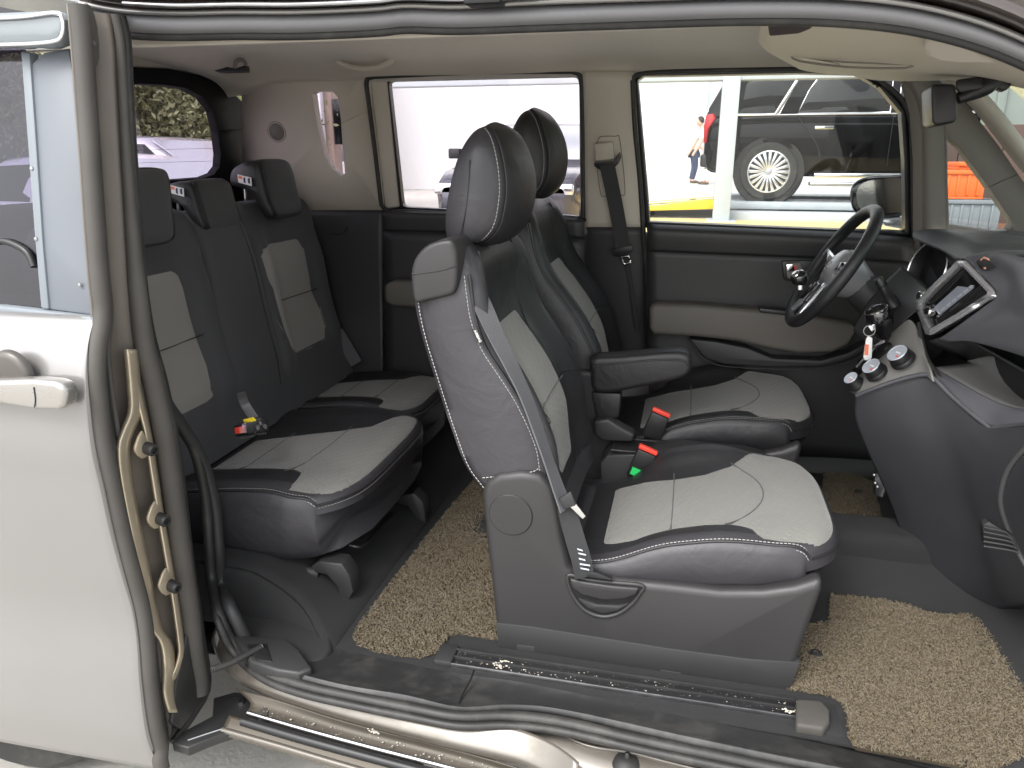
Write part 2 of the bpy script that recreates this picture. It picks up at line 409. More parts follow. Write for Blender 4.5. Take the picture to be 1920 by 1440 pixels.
mat('plastic_dash', (.034, .0345, .038), .52, bump=.35, scale=600, dist=.0008)
mat('plastic_dash_light', (.085, .085, .095), .5, bump=.35, scale=600, dist=.0008)
mat('fascia', (.22, .215, .20), .42, metal=.25)
mat('orange_pale', (.7, .36, .25), .5)
mat('concrete', (.40, .385, .35), .85, bump=.5, scale=60, dist=.004, var=.25, vscale=1.2)
mat('yard_yellow', (.62, .50, .24), .6, bump=.2, scale=60, var=.15, vscale=2)
mat('yellow_paint', (.75, .50, .02), .5, var=.15, vscale=8)
mat('white_wall', (.80, .80, .79), .8, var=.04)
mat('grey_steel', (.40, .43, .45), .45, var=.08)
mat('dark_wall', (.045, .045, .05), .8, var=.2)
mat('brown_wall', (.06, .035, .027), .8, var=.25, vscale=5)
mat('black_paint', (.003, .003, .0035), .05, var=.05, rvar=.01, spec=.2)
mat('silver_paint', (.52, .52, .54), .25, metal=.5, coat=.8)
mat('white_paint', (.75, .75, .76), .25, coat=.8)
mat('car_glass', (.006, .0065, .007), .03, rvar=.01, spec=.3)
mat('tail_red', (.5, .012, .015), .15, coat=.6)
mat('orange_crate', (.70, .13, .02), .5)
mat('grey_crate', (.17, .19, .20), .55)
mat('skin', (.55, .34, .25), .6)
mat('hair', (.02, .016, .015), .7)
mat('shirt', (.72, .71, .70), .8)
mat('jeans', (.035, .045, .085), .85)
mat('shoe', (.10, .06, .04), .7)
mat('leaf', (.16, .17, .07), .6, var=.5, vscale=2.5)
mat('leaf_pale', (.24, .22, .11), .6, var=.4, vscale=2.5)
mat('bark', (.30, .27, .24), .85, bump=.6, scale=30, dist=.01)
mat('grey_pale', (.62, .64, .68), .6)
mat('shield_pale', (.42, .44, .46), .05, coat=.5)
mat('pole', (.62, .60, .57), .8)
mat('bench_wood', (.16, .07, .035), .6, var=.3, vscale=12)
mat('matte_black', (.012, .011, .013), .85, spec=.15)
mat('tan_wall', (.34, .265, .20), .8, var=.1)
mat('hub_grey', (.30, .30, .31), .3, metal=.4)  # bright reflection on the hub put into a lighter grey
mat('backdrop_green', (.15, .18, .16), .7, var=.2)
mat('sill_plastic', (.019, .019, .0195), .52, bump=.3, scale=600, dist=.0008, dust=(.06, .058, .053))
mat('shelf_lit', (.12, .118, .115), .5, bump=.3, scale=600, dist=.0008)  # dash plastic made lighter: light falling on the shelf put into the colour
mat('grit', (.42, .39, .33), .8, var=.4, vscale=60)
mat('paint_sill', (.135, .122, .105), .36, metal=.4, coat=.4, var=.12, vscale=9, dust=(.10, .088, .07))  # body paint copy, coloured darker against strong light on flat faces; plus dust
mat('thread_white', (.75, .74, .72), .6)
mat('grey_paint', (.07, .07, .085), .2, metal=.3, coat=.6)
mat('armrest_taupe', (.115, .105, .092), .6, bump=.25, scale=800, dist=.0006, var=.05)
# ---------------------------------------------------------------- yard around the van
def ground_z(x, y): return .62*sst(3.4, 8.6, y)*sst(-4.2, -1.6, x)
gx = np.concatenate((np.linspace(-120, -8, 8), np.linspace(-7, 8, 46), np.linspace(10, 120, 8)))
gy = np.concatenate((np.linspace(-120, -4, 8), np.linspace(-3, 12, 46), np.linspace(14, 150, 8)))
tag(grid('ground', [[(x, y, ground_z(x, y)) for x in gx] for y in gy], M['concrete'], None, angle=80), kind='structure')
# ---------------------------------------------------------------- the van itself (one thing; everything bolted to it is a part)
van = tag(empty('minivan', (-.4, 1.9, 0)), 'beige grey minivan with its rear side door slid open, seats and dashboard showing', 'minivan')
# ---------------------------------------------------------------- floor, sill
def yz(X, rows): return [(X, y, z) for y, z in rows]
fl = []
for X, z in ((-1.62, .46), (-1.3, .46), (-.98, .455), (-.90, .44), (-.80, .385), (-.70, .335), (-.62, .33), (.3, .33), (.62, .33), (.78, .36), (.95, .50), (1.02, .62)):
    fl.append([(X, y, z+(.09*math.exp(-((y-1.9)/.10)**2) if X > -.6 else 0)) for y in np.linspace(1.34-.115*sst(-.84, -.64, X), 2.52, 40)])
sheet('floor_step_side', [[r[0] for r in fl[:7]], [np.array(r[0])+np.array((.0, -.012, -.02)) for r in fl[:7]], [np.array((r[0][0], r[0][1]-.03, .325)) for r in fl[:7]]], M['carpet'], van, nu=30, nv=5, thick=.004)
sheet('floor_carpet', fl, M['carpet'], van, nu=40, nv=4, thick=.01, off=-1, smu=False)
# sill: bands of trim, seal and painted metal, each a swept strip
L_in = [(585, 1192), (700, 1212), (845, 1243), (1000, 1274), (1280, 1337), (1480, 1380), (1560, 1398), (1640, 1418), (1760, 1446), (1900, 1475)]
L_mid = [(560, 1225), (700, 1252), (850, 1282), (1000, 1297), (1280, 1352), (1480, 1396), (1560, 1412), (1640, 1432), (1760, 1460), (1900, 1490)]
L_rdg = [(520, 1253), (640, 1284), (760, 1304), (860, 1326), (960, 1322), (1060, 1332), (1280, 1380), (1480, 1422), (1590, 1443), (1760, 1480)]
L_out = [(505, 1262), (640, 1297), (760, 1317), (860, 1336), (960, 1333), (1060, 1344), (1280, 1394), (1480, 1436), (1590, 1458), (1760, 1495)]
sheet('sill_trim', [PZ(.332, *L_in), PZ(.345, *L_mid), PZ(.36, *[(x, y-6) for x, y in L_rdg]), PZ(.366, *L_rdg), PZ(.355, *L_out)], M['sill_plastic'], van, nu=70, nv=3, thick=.003)
tube('trim_joint', PZ(.362, (889, 1256), (882, 1275), (868, 1300), (861, 1318), (860, 1330)), .002, M['plastic_black'], van)
seal_a = [(335, 782), (352, 800), (372, 850), (388, 930), (394, 1020), (400, 1100), (412, 1160), (440, 1215), (490, 1255), (560, 1283), (660, 1306), (780, 1330), (860, 1344), (950, 1343), (1050, 1354), (1200, 1388), (1400, 1430), (1600, 1475), (1800, 1525)]
Yz = lambda p: 1.185
def seal_pts(pp, z0):
    out = []
    for x, y in pp:
        # up the rear pillar the seal lies in a plane X = const, along the sill in a plane Z = const
        if x < 420: out.append(onp(x, y, (1, 0, 0), -1.0+.0))
        else: out.append(onp(x, y, (0, 0, 1), z0))
    return out
sill_seal = PZ(.352, *seal_a[8:])
pil = [np.array(p) for p in ((-1.02, 1.21, 1.0), (-1.02, 1.20, .9))]
pA = PX(-1.0, (292, 715), (318, 762), (345, 802), (368, 855), (384, 930), (391, 1020), (397, 1090))
cor = [onp(410, 1150, (0, 1, 0), 1.205), onp(440, 1210, (0, 1, 0), 1.20)]
seal_path = pA+cor+sill_seal
tube('door_seal', seal_path, .011, M['rubber'], van, seg=12)
tube('door_seal', PX(-1.0, (296, 735), (330, 785), (362, 832), (386, 885), (402, 950), (409, 1030), (415, 1100))+[p+np.array((.012, .022, .006)) for p in cor], .014, M['plastic_dark'], van, seg=10)
tube('door_seal', [p+np.array((.008, -.016, -.006)) for p in seal_path[6:]], .008, M['rubber'], van, seg=10)
# painted lip outside the seal, then the lower channel with its rail
lip = [(398, 1195), (412, 1228), (445, 1262), (520, 1294), (640, 1332), (800, 1374), (920, 1403), (985, 1420), (1040, 1448), (1080, 1480)]
lp = PZ(.315, *lip)
sheet('sill_flange', [[p+np.array((0, .03, .03)) for p in lp], [p+np.array((0, .012, .012)) for p in lp], lp, [p+np.array((0, -.004, -.008)) for p in lp], [p+np.array((0, .002, -.025)) for p in lp]], M['paint_sill'], van, nu=60, nv=3, thick=.002)
ch = lambda z, *p: PZ(z, *p)
c1 = ch(.285, (440, 1290), (520, 1312), (640, 1350), (800, 1392), (920, 1424), (1000, 1450))
c2 = ch(.27, (470, 1318), (560, 1342), (680, 1376), (800, 1405), (900, 1432), (980, 1455))
c3 = ch(.262, (460, 1338), (560, 1366), (680, 1398), (800, 1430), (900, 1458), (980, 1480))
c4 = ch(.275, (450, 1346), (560, 1376), (680, 1408), (800, 1440), (900, 1468), (980, 1490))
sheet('sill_channel', [c1, c2, c3], M['paint_dull'], van, nu=40, nv=3, thick=.002)
tube('lower_rail', ch(.280, (465, 1336), (560, 1364), (680, 1397), (800, 1428), (960, 1470)), .0045, M['steel'], van)
tube('lower_rail', ch(.268, (455, 1352), (560, 1383), (680, 1416), (800, 1448), (960, 1490)), .010, M['plastic_black'], van)
r2 = ch(.25, (415, 1374), (520, 1404), (640, 1440), (760, 1475))
tube('rocker_edge', [p+np.array((0, .004, .004)) for p in r2], .006, M['paint_sill'], van, seg=10)
sheet('rocker_panel', [[p+np.array((0, .03, .018)) for p in r2], [p+np.array((0, .012, .008)) for p in r2], [p+np.array((0, .006, 0)) for p in r2], [p+np.array((0, .01, -.012)) for p in r2], [p+np.array((0, .10, -.04)) for p in r2]], M['paint_dull'], van, nu=40, nv=3, thick=.002)
# painted step at lower right with its pressed swage and rubber stop
st = [PZ(.318, (900, 1364), (1000, 1372), (1150, 1396), (1300, 1428), (1500, 1475)), PZ(.312, (890, 1376), (1000, 1384), (1150, 1410), (1300, 1445), (1500, 1490)), PZ(.30, (900, 1398), (1010, 1408), (1150, 1440), (1300, 1475), (1500, 1520)), PZ(.285, (960, 1418), (1020, 1430), (1150, 1470), (1300, 1505), (1500, 1550))]
sheet('sill_panel', st, M['paint_sill'], van, nu=40, nv=4, thick=.002)
tube('swage', PZ(.316, (1040, 1370), (1085, 1392), (1120, 1402), (1180, 1410), (1250, 1428), (1330, 1448)), .004, M['paint_sill'], van)
lathe('rubber_stop', [(.03, -.02), (.028, .004), (.018, .014), (.006, .016), (.004, .024), (.002, .026)], PZ(.300, (1175, 1432))[0], (0, 0, 1), M['rubber'], van, seg=24)
# seat track beside the near front seat
tr = lambda z, *p: PZ(z, *p)
t0, t1 = tr(.338, (850, 1203))[0], tr(.338, (1490, 1332))[0]
e = (t1-t0)/np.linalg.norm(t1-t0)
for o_, w_, h_, m_ in ((0, .05, .008, 'plastic_black'), (-.004, .0035, .013, 'steel'), (.018, .005, .014, 'black_steel'), (.040, .006, .016, 'black_steel')):
    y0 = 1.268+o_
    box('seat_track', (-.43, y0, .334), (.265, y0+w_, .336+h_), M[m_], van, bev=.002)
box('track_end', (-.465, 1.262, .333), (-.425, 1.325, .352), M['plastic_dark'], van, bev=.005)
plate('track_end', PZ(.358, (1493, 1309), (1540, 1312), (1556, 1330), (1556, 1352), (1545, 1366), (1493, 1358)), (0, 0, -.024), M['rubber_dusty'], van, bev=.006, seg=3)
box('track_end', (.30, 1.235, .332), (.345, 1.33, .340), M['plastic_dark'], van, bev=.003)
# cable cover and its corrugated hose at the rear foot of the opening
cc = [(436, 1192), (446, 1187), (480, 1192), (535, 1196), (560, 1215), (586, 1252), (560, 1262), (520, 1256), (470, 1240)]
plate('cable_cover', PZ(.378, *cc), (0, 0, -.03), M['plastic_dark'], van, bev=.008, seg=3)
plate('cable_port', PZ(.381, (462, 1208), (500, 1206), (510, 1240), (480, 1236)), (0, 0, -.01), M['plastic_black'], van, bev=.002)
hp = PV((396, 1256, 1.09), (430, 1244, 1.12), (460, 1229, 1.15), (492, 1212, 1.185))
hp = cat(hp, 14); tube('cable_hose', hp, [(.0075 if i % 2 else .0062) for i in range(len(hp))], M['rubber'], van, sm=0, seg=12)
# roller bracket of the sliding door
plate('roller_bracket', PZ(.255, (322, 1392), (345, 1370), (398, 1342), (400, 1308), (440, 1297), (490, 1302), (506, 1318), (504, 1338), (478, 1356), (400, 1382), (352, 1402)), (0, 0, -.022), M['black_steel'], van, bev=.003)
tube('bracket_edge', PZ(.256, (352, 1388), (400, 1372), (470, 1350)), .002, M['steel'], van)
plate('roller', PZ(.27, (482, 1336), (500, 1315), (507, 1325), (500, 1345), (485, 1350)), (0, 0, -.03), M['rubber_dusty'], van, bev=.004)
lathe('bolt', [(.008, 0), (.008, .006), (.0001, .006)], PZ(.255, (452, 1318))[0], (0, 0, 1), M['steel'], van, seg=6)
lathe('bolt', [(.007, 0), (.007, .02), (.0001, .02)], PZ(.20, (362, 1396))[0], (1, -.3, 0), M['steel'], van, seg=6)

# ---------------------------------------------------------------- cabin rear: kick panels, rear pillar trim
sheet('rear_side_trim', [[(-1.02, 1.235, z) for z in (.33, .5, .7, .9, 1.1)], [(-1.2, 1.225, z) for z in (.33, .5, .7, .9, 1.1)], [(-1.6, 1.225, z) for z in (.33, .5, .7, .9, 1.1)]], M['plastic_dark'], van, nu=10, thick=.004)
0 and sheet('kick_panel', [PV((392, 1060, 1.235), (395, 1120, 1.235), (420, 1200, 1.235), (450, 1235, 1.235)), PV((470, 1120, 1.29), (490, 1150, 1.285), (510, 1190, 1.27), (540, 1240, 1.24)), PV((530, 1130, 1.35), (560, 1160, 1.33), (590, 1190, 1.29), (610, 1215, 1.25))], M['plastic_dark'], van, nu=16, nv=5, thick=.004)

plate('kick_panel', PZ(.352, (380, 1030), (470, 1040), (560, 1100), (622, 1190), (604, 1236), (520, 1262), (450, 1238), (408, 1185), (392, 1110)), (0, 0, -.02), M['plastic_dark'], van, bev=.01, seg=3, sm=2)
# ---------------------------------------------------------------- far side of the cabin
dn = np.array((0, .012, 0))
FAR = 2.52
# rear quarter trim round the narrow window
qw = [(584, 172), (592, 168), (624, 168), (636, 180), (642, 220), (645, 265), (650, 325), (642, 334), (622, 318), (606, 290), (596, 250), (588, 205)]
qo = [(455, 116), (560, 118), (692, 122), (700, 200), (712, 300), (722, 396), (650, 396), (560, 396), (458, 396), (455, 300), (455, 200)]
frame('quarter_trim', PF(*qo), PF(*qw), M['trim_beige'], van, thick=.012, lift=(0, .03, 0))
tube('quarter_seal', PF(*qw, o=-.028), .003, M['plastic_black'], van, closed=True, sm=3)
plate('quarter_glass', PF(*qw, o=-.035), (0, .004, 0), M['glass_rear'], van, bev=0)
sp_c = PF((520, 247))[0]
nf = np.array((0, -1, -.16))
lathe('speaker', [(.004, .010), (.026, .008), (.030, .004), (.034, .006), (.037, .003), (.038, -.004)], sp_c, nf, M['trim_taupe'], van, seg=40)
# dark lower quarter trim and wheel arch
sheet('lower_quarter_trim', [PY(FAR-.01, (470, 392), (560, 394), (650, 394), (722, 394)), PY(FAR-.02, (540, 460), (600, 460), (660, 460), (718, 460)), PY(FAR-.02, (600, 560), (640, 560), (680, 560), (718, 560)), PY(FAR-.05, (640, 640), (660, 645), (690, 655), (718, 660)), PY(FAR-.06, (640, 700), (660, 705), (690, 710), (718, 715))], M['plastic_dark'], van, nu=20, nv=4, thick=.004)
tube('trim_joint', PY(FAR-.022, (600, 445), (622, 438), (640, 440), (652, 425)), .0015, M['plastic_black'], van)
strap('belt_webbing', PV((632, 622, 2.43), (650, 650, 2.43), (668, 682, 2.42)), .045, (1, .2, .4), M['webbing_grey'], van)
# tailgate with its round-cornered window and black surround
XT = -1.58
gi = [(150, 152), (240, 152), (300, 154), (345, 161), (378, 178), (398, 205), (408, 245), (413, 290), (411, 315), (400, 330), (380, 338), (330, 342), (240, 346), (150, 348)]
go = [(150, 124), (240, 126), (310, 129), (370, 141), (420, 162), (450, 192), (462, 235), (467, 290), (470, 340), (470, 400), (400, 420), (300, 430), (240, 430), (150, 430)]
frame('tailgate_trim', PX(XT, *go), PX(XT, *gi), M['matte_black'], van, thick=.02, lift=(-.02, 0, 0))
plate('tailgate_glass', PX(XT-.022, *gi), (-.004, 0, 0), M['glass_rear'], van, bev=0)
for k in range(6):
    y = 185+24*k; tube('heater_line', PX(XT-.020, (160, y+4), (280, y), (404-abs(3-k)*2, y-3)), .0005, M['trim_taupe'], van, sm=2, seg=4)
sheet('tailgate_lower', [PX(XT+.0, (150, 400), (300, 420), (400, 410), (475, 392)), PX(XT, (150, 600), (300, 560), (400, 520), (480, 480))], M['plastic_dark'], van, nu=12, smv=False)
# headliner and roof rail over the doors
hl = []
for X in np.linspace(-1.62, 1.02, 24):
    d = -.045*sst(-1.35, -1.6, X)-.06*sst(.5, 1.0, X)
    hl.append([(X, y, z+d) for y, z in ((1.262, 1.552), (1.275, 1.578), (1.31, 1.600), (1.40, 1.628), (1.6, 1.655), (1.9, 1.668), (2.15, 1.665), (2.30, 1.655), (2.38, 1.64), (2.425, 1.618), (2.448, 1.597))])
sheet('headliner', hl, M['headliner'], van, nu=50, nv=1, thick=.006, off=1)
# header over the tailgate
sheet('rear_header', [PX(-1.5, (150, 92), (240, 88), (330, 92), (400, 104), (470, 125)), PX(-1.55, (150, 112), (240, 108), (320, 111), (390, 122), (450, 150)), PX(-1.585, (150, 126), (240, 127), (310, 130), (372, 142), (425, 165))], M['headliner'], van, nu=24, nv=4, thick=.004)
0 and sheet('rear_corner_trim', [PX(-1.5, (400, 104), (440, 112), (475, 122)), PV((420, 160, 2.42), (445, 170, 2.45), (480, 180, 2.455)), PV((450, 195, 2.40), (462, 230, 2.43), (482, 240, 2.45)), PV((466, 270, 2.40), (472, 290, 2.45), (482, 300, 2.47)), PV((470, 395, 2.40), (474, 396, 2.47), (484, 396, 2.49))], M['trim_beige'], van, nu=12, nv=6, thick=.004)
# ceiling fittings: belt guide and grab handle at the back
cg = PV((400, 132, 2.2), (425, 125, 2.2), (440, 128, 2.2), (458, 122, 2.2), (459, 135, 2.2), (410, 136, 2.2))
plate('ceiling_belt_guide', cg, (0, .03, 0), M['plastic_black'], van, bev=.003)
tube('ceiling_belt_guide_hook', PV((440, 128, 2.19), (443, 115, 2.19), (455, 113, 2.19), (461, 122, 2.19)), .006, M['trim_taupe'], van)
tube('grab_handle', PV((632, 100, 2.36), (640, 118, 2.34), (672, 128, 2.33), (705, 127, 2.33), (730, 115, 2.34), (736, 101, 2.36)), [.012, .011, .009, .009, .011, .012], M['trim_beige'], van, seg=12)
# far sliding door: inner frame, glass, seals, lower panel, armrest
rw_ = [(727, 150), (1082, 141), (1088, 152), (1091, 408), (1020, 402), (900, 397), (754, 390)]
rw_ = rounded(rw_, 12)
plate('door_glass', PF(*rw_, o=-.03), (0, .004, 0), M['glass_tint'], van, bev=0)
ro_ = [(686, 150), (694, 144), (900, 136), (1080, 134), (1090, 144), (1093, 240), (1093, 412), (752, 396), (716, 394), (704, 290)]
ro_ = rounded(ro_, 18)
tube('door_seal', PF(*ro_, o=.006), .008, M['rubber'], van, closed=True, sm=2)
plate('door_frame_trim', PF((694, 152), (724, 150), (748, 388), (722, 392)), (0, .03, 0), M['trim_beige'], van, bev=.006)
frame('door_window_frame', PF(*ro_, o=-.012), PF(*rw_, o=-.012), M['plastic_black'], van, thick=.01, lift=(0, .02, 0))
fd = empty('sliding_door_panel', (-.7, 2.5, .35), van)
sheet('door_top', [PF((716, 396), (900, 400), (1020, 406), (1096, 412), o=.02), PF((716, 404), (900, 408), (1020, 414), (1096, 420), o=.035), PY(2.49, (718, 432), (900, 436), (1020, 440), (1096, 446))], M['plastic_dark'], fd, nu=20, nv=5, thick=.004)
sheet('door_panel', [PY(2.495, (718, 432), (900, 436), (1020, 440), (1096, 446)), PY(2.50, (722, 550), (900, 560), (1096, 570)), PY(2.50, (722, 740), (900, 760), (1096, 780))], M['plastic_dark'], fd, nu=20, nv=4, thick=.004)
plate('door_armrest', PY(2.44, (720, 534), (735, 526), (800, 528), (900, 532), (1000, 540), (1000, 585), (900, 582), (790, 578), (735, 574), (721, 566)), (0, .06, 0), M['armrest_taupe'], fd, bev=.012, seg=3)
# B pillar
bp = [PF((1092, 134), (1094, 240), (1096, 340), (1097, 428), o=.0), PF((1100, 134), (1104, 240), (1106, 340), (1107, 428), o=.02), PF((1140, 134), (1146, 240), (1154, 340), (1158, 428), o=.03), PF((1180, 134), (1186, 240), (1194, 340), (1197, 428), o=.02), PF((1191, 136), (1197, 240), (1205, 340), (1208, 428), o=-.004)]
sheet('pillar_trim', bp, M['trim_beige'], van, nu=20, nv=4, thick=.004)
bl = [PF((1097, 426), (1098, 520), (1100, 700), o=.004), PF((1108, 426), (1110, 520), (1112, 700), o=.024), PF((1158, 426), (1162, 520), (1166, 700), o=.034), PF((1198, 426), (1202, 520), (1208, 700), o=.024), PF((1210, 426), (1212, 520), (1218, 700), o=.0)]
sheet('pillar_lower_trim', bl, M['plastic_dark'], van, nu=20, nv=4, thick=.004)
db = tag(empty('seat_belt', PF((1150, 300))[0], van), 'dark driver belt hanging on the beige pillar')
tube('height_track', PF((1122, 262), (1118, 275), (1118, 300), (1126, 362), (1134, 368), (1165, 366), (1172, 355), (1162, 262), (1154, 256), (1128, 256), o=.033), .0012, M['trim_taupe'], db, closed=True, sm=3)
plate('height_slider', PF((1114, 270), (1149, 266), (1152, 298), (1117, 302), o=.048), (0, .02, 0), M['trim_beige'], db, bev=.003)
plate('belt_loop', PF((1113, 305), (1125, 303), (1150, 302), (1158, 290), (1162, 284), (1164, 296), (1158, 308), (1150, 316), (1124, 318), (1114, 312), o=.060), (0, .015, 0), M['plastic_black'], db, bev=.003)
strap('webbing', PF((1138, 308), (1146, 345), (1156, 395), (1164, 440), (1168, 470), o=.06), .046, (1, 0, .1), M['webbing'], db)
plate('tongue_grip', PF((1146, 468), (1184, 460), (1188, 470), (1170, 482), (1150, 480), o=.066), (0, .010, 0), M['plastic_black'], db, bev=.002)
tg = PF((1163, 481), (1180, 478), (1185, 494), (1168, 498), o=.063)
frame('tongue', tg, [p+(np.mean(tg, 0)-p)*.45 for p in tg], M['chrome'], db, thick=.003, n=16)
strap('webbing', PF((1176, 495), (1184, 530), (1190, 580), (1196, 620), o=.05), .012, (1, 0, .1), M['webbing'], db)
# driver door
dg = [(1193, 150), (1206, 140), (1300, 138), (1500, 134), (1606, 136), (1650, 160), (1692, 210), (1698, 300), (1700, 436), (1600, 434), (1400, 426), (1216, 418)]
dgo = [(1186, 148), (1200, 133), (1300, 130), (1500, 127), (1612, 129), (1660, 154), (1702, 204), (1709, 300), (1712, 444), (1600, 442), (1400, 434), (1208, 426)]
plate('door_glass', PF(*dg, o=-.03), (0, .004, 0), M['glass'], van, bev=0)
frame('door_window_frame', PF(*dgo), PF(*dg), M['plastic_black'], van, thick=.012, lift=(0, .03, 0))
tube('door_seal', PF(*[(1188, 160), (1196, 140), (1300, 133), (1500, 130), (1612, 132), (1658, 156), (1703, 206), (1711, 300), (1713, 444)], o=.012), .007, M['rubber'], van, sm=4)
tube('door_seal', PF((1186, 150), (1190, 240), (1200, 340), (1206, 430), (1212, 520), (1216, 650), (1222, 760), o=.018), .008, M['rubber'], van, sm=4)
dd = empty('driver_door_panel', (.3, 2.5, .35), van)
sheet('door_top', [PF((1212, 420), (1400, 428), (1600, 436), (1712, 446), o=.004), PF((1212, 424), (1400, 432), (1600, 442), (1712, 450), o=.03), PF((1213, 436), (1400, 444), (1600, 454), (1712, 462), o=.05), PY(2.485, (1214, 470), (1400, 478), (1600, 486), (1712, 492))], M['plastic_grey'], dd, nu=24, nv=5, thick=.004)
sheet('door_lower', [PY(2.50, (1222, 820), (1400, 840), (1600, 850), (1720, 860)), PY(2.52, (1230, 960), (1400, 970), (1600, 980), (1720, 990))], M['plastic_dark'], dd, nu=12, smv=False, thick=.004)
sheet('door_panel', [PY(2.495, (1213, 466), (1400, 474), (1600, 482), (1720, 490)), PY(2.50, (1214, 560), (1400, 568), (1600, 580), (1720, 590)), PY(2.50, (1218, 700), (1400, 710), (1600, 720), (1720, 730)), PY(2.50, (1224, 830), (1400, 850), (1600, 860), (1720, 870))], M['plastic_dark'], dd, nu=24, nv=4, thick=.004)
plate('door_armrest', PY(2.42, (1217, 580), (1224, 570), (1300, 572), (1420, 582), (1520, 592), (1600, 610), (1606, 622), (1590, 648), (1560, 662), (1500, 664), (1450, 656), (1380, 640), (1300, 632), (1226, 628), (1218, 618)), (0, .09, 0), M['armrest_taupe'], dd, bev=.016, seg=4)
plate('window_switches', PY(2.415, (1424, 578), (1520, 588), (1518, 596), (1424, 586)), (0, .05, 0), M['plastic_black'], dd, bev=.003)
mp = PY(2.44, (1292, 636), (1320, 672), (1360, 684), (1450, 689), (1540, 688), (1590, 676), (1640, 650), (1630, 640), (1590, 662), (1540, 676), (1450, 672), (1400, 652), (1340, 640))
plate('map_pocket', mp, (0, .06, 0), M['plastic_dark'], dd, bev=.006, seg=3)
tube('trim_joint', PY(2.436, (1296, 640), (1322, 674), (1362, 687), (1450, 692), (1540, 691), (1592, 679), (1640, 654)), .002, M['plastic_grey'], dd)
plate('door_handle', PY(2.46, (1472, 494), (1500, 492), (1506, 510), (1500, 528), (1476, 522)), (0, .03, 0), M['trim_taupe'], dd, bev=.004)
plate('handle_recess', PY(2.478, (1466, 490), (1530, 488), (1560, 500), (1540, 512), (1500, 530), (1470, 524)), (0, .02, 0), M['plastic_black'], dd, bev=.003)
plate('door_lock', PY(2.455, (1474, 496), (1490, 494), (1491, 508), (1476, 510)), (0, .01, 0), M['chrome'], dd, bev=.002)
plate('lock_mark', PY(2.455, (1489, 497), (1493, 497), (1494, 508), (1490, 509)), (0, .01, 0), M['red_button'], dd, bev=.001)
# driver mirror outside
dm = tag(empty('door_mirror', PY(2.72, (1650, 430))[0], van), 'black door mirror on the far side, its glass beaded with rain')
mo = [(1592, 370), (1594, 352), (1606, 338), (1630, 330), (1670, 328), (1712, 332), (1716, 400), (1690, 405), (1640, 412), (1608, 405), (1596, 390)]
plate('mirror_housing', PY(2.70, *mo), (.05, .10, 0), M['gloss_black'], dm, bev=.012, seg=3, sm=2)
mi = [(1606, 372), (1608, 354), (1620, 342), (1650, 336), (1710, 338), (1712, 396), (1680, 398), (1640, 402), (1614, 394)]
plate('mirror_glass', PY(2.697, *mi), (0, .004, 0), M['mirror'], dm, bev=0, sm=2)
plate('mirror_foot', PY(2.66, (1650, 412), (1700, 408), (1704, 432), (1660, 424)), (0, .10, 0), M['silver'], dm, bev=.006)
# A pillar and the fixed quarter light in front of the door
aw = [(1772, 262), (1780, 258), (1800, 272), (1850, 340), (1895, 405), (1902, 420), (1895, 433), (1870, 438), (1776, 424), (1773, 340)]
ao = [(1714, 128), (1760, 150), (1816, 200), (1870, 270), (1925, 350), (1985, 440), (1985, 480), (1850, 475), (1712, 470), (1712, 300), (1706, 215), (1690, 160)]
frame('front_pillar_trim', PF(*ao, o=.02), PF(*aw, o=.01), M['trim_taupe'], van, thick=.012, lift=(0, .04, 0))
tube('quarter_seal', PF(*aw, o=-.012), .003, M['plastic_black'], van, closed=True, sm=3)
plate('quarter_glass', PF(*aw, o=-.025), (0, .004, 0), M['glass'], van, bev=0)
sheet('front_pillar_edge', [PF((1668, 130), (1700, 170), (1716, 215), (1722, 300), (1722, 470), o=.006), PF((1690, 128), (1720, 165), (1738, 215), (1742, 300), (1742, 470), o=.035), PF((1720, 128), (1750, 160), (1768, 215), (1772, 300), (1774, 470), o=.021)], M['trim_taupe'], van, nu=24, nv=5, thick=.004)
ap = [PF((1716, 120), (1770, 150), (1830, 210), (1900, 300), (1990, 420), o=.022), PF((1730, 120), (1785, 150), (1845, 210), (1915, 300), (2000, 420), o=.05), PF((1750, 118), (1806, 150), (1864, 210), (1934, 300), (2020, 420), o=.06), PF((1775, 118), (1822, 150), (1878, 210), (1946, 300), (2030, 420), o=.045)]
sheet('front_pillar_rib', ap, M['trim_beige'], van, nu=24, nv=4, thick=.004)
# windscreen beyond the pillar
ws = [np.array(p) for p in ((.64, 2.48, 1.70), (.64, 1.26, 1.70), (1.55, 1.25, 1.02), (1.55, 2.5, 1.02))]
plate('windscreen', ws, (.003, 0, .003), M['glass_shield'], van, bev=0)
# roof header over the windscreen
sheet('front_header', [[(.50, y, 1.61) for y in (1.27, 1.6, 1.9, 2.2, 2.42)], [(.60, y, 1.60) for y in (1.27, 1.6, 1.9, 2.2, 2.42)], [(.81, y, 1.565) for y in (1.27, 1.6, 1.9, 2.2, 2.45)]], M['headliner'], van, nu=20, thick=.006)

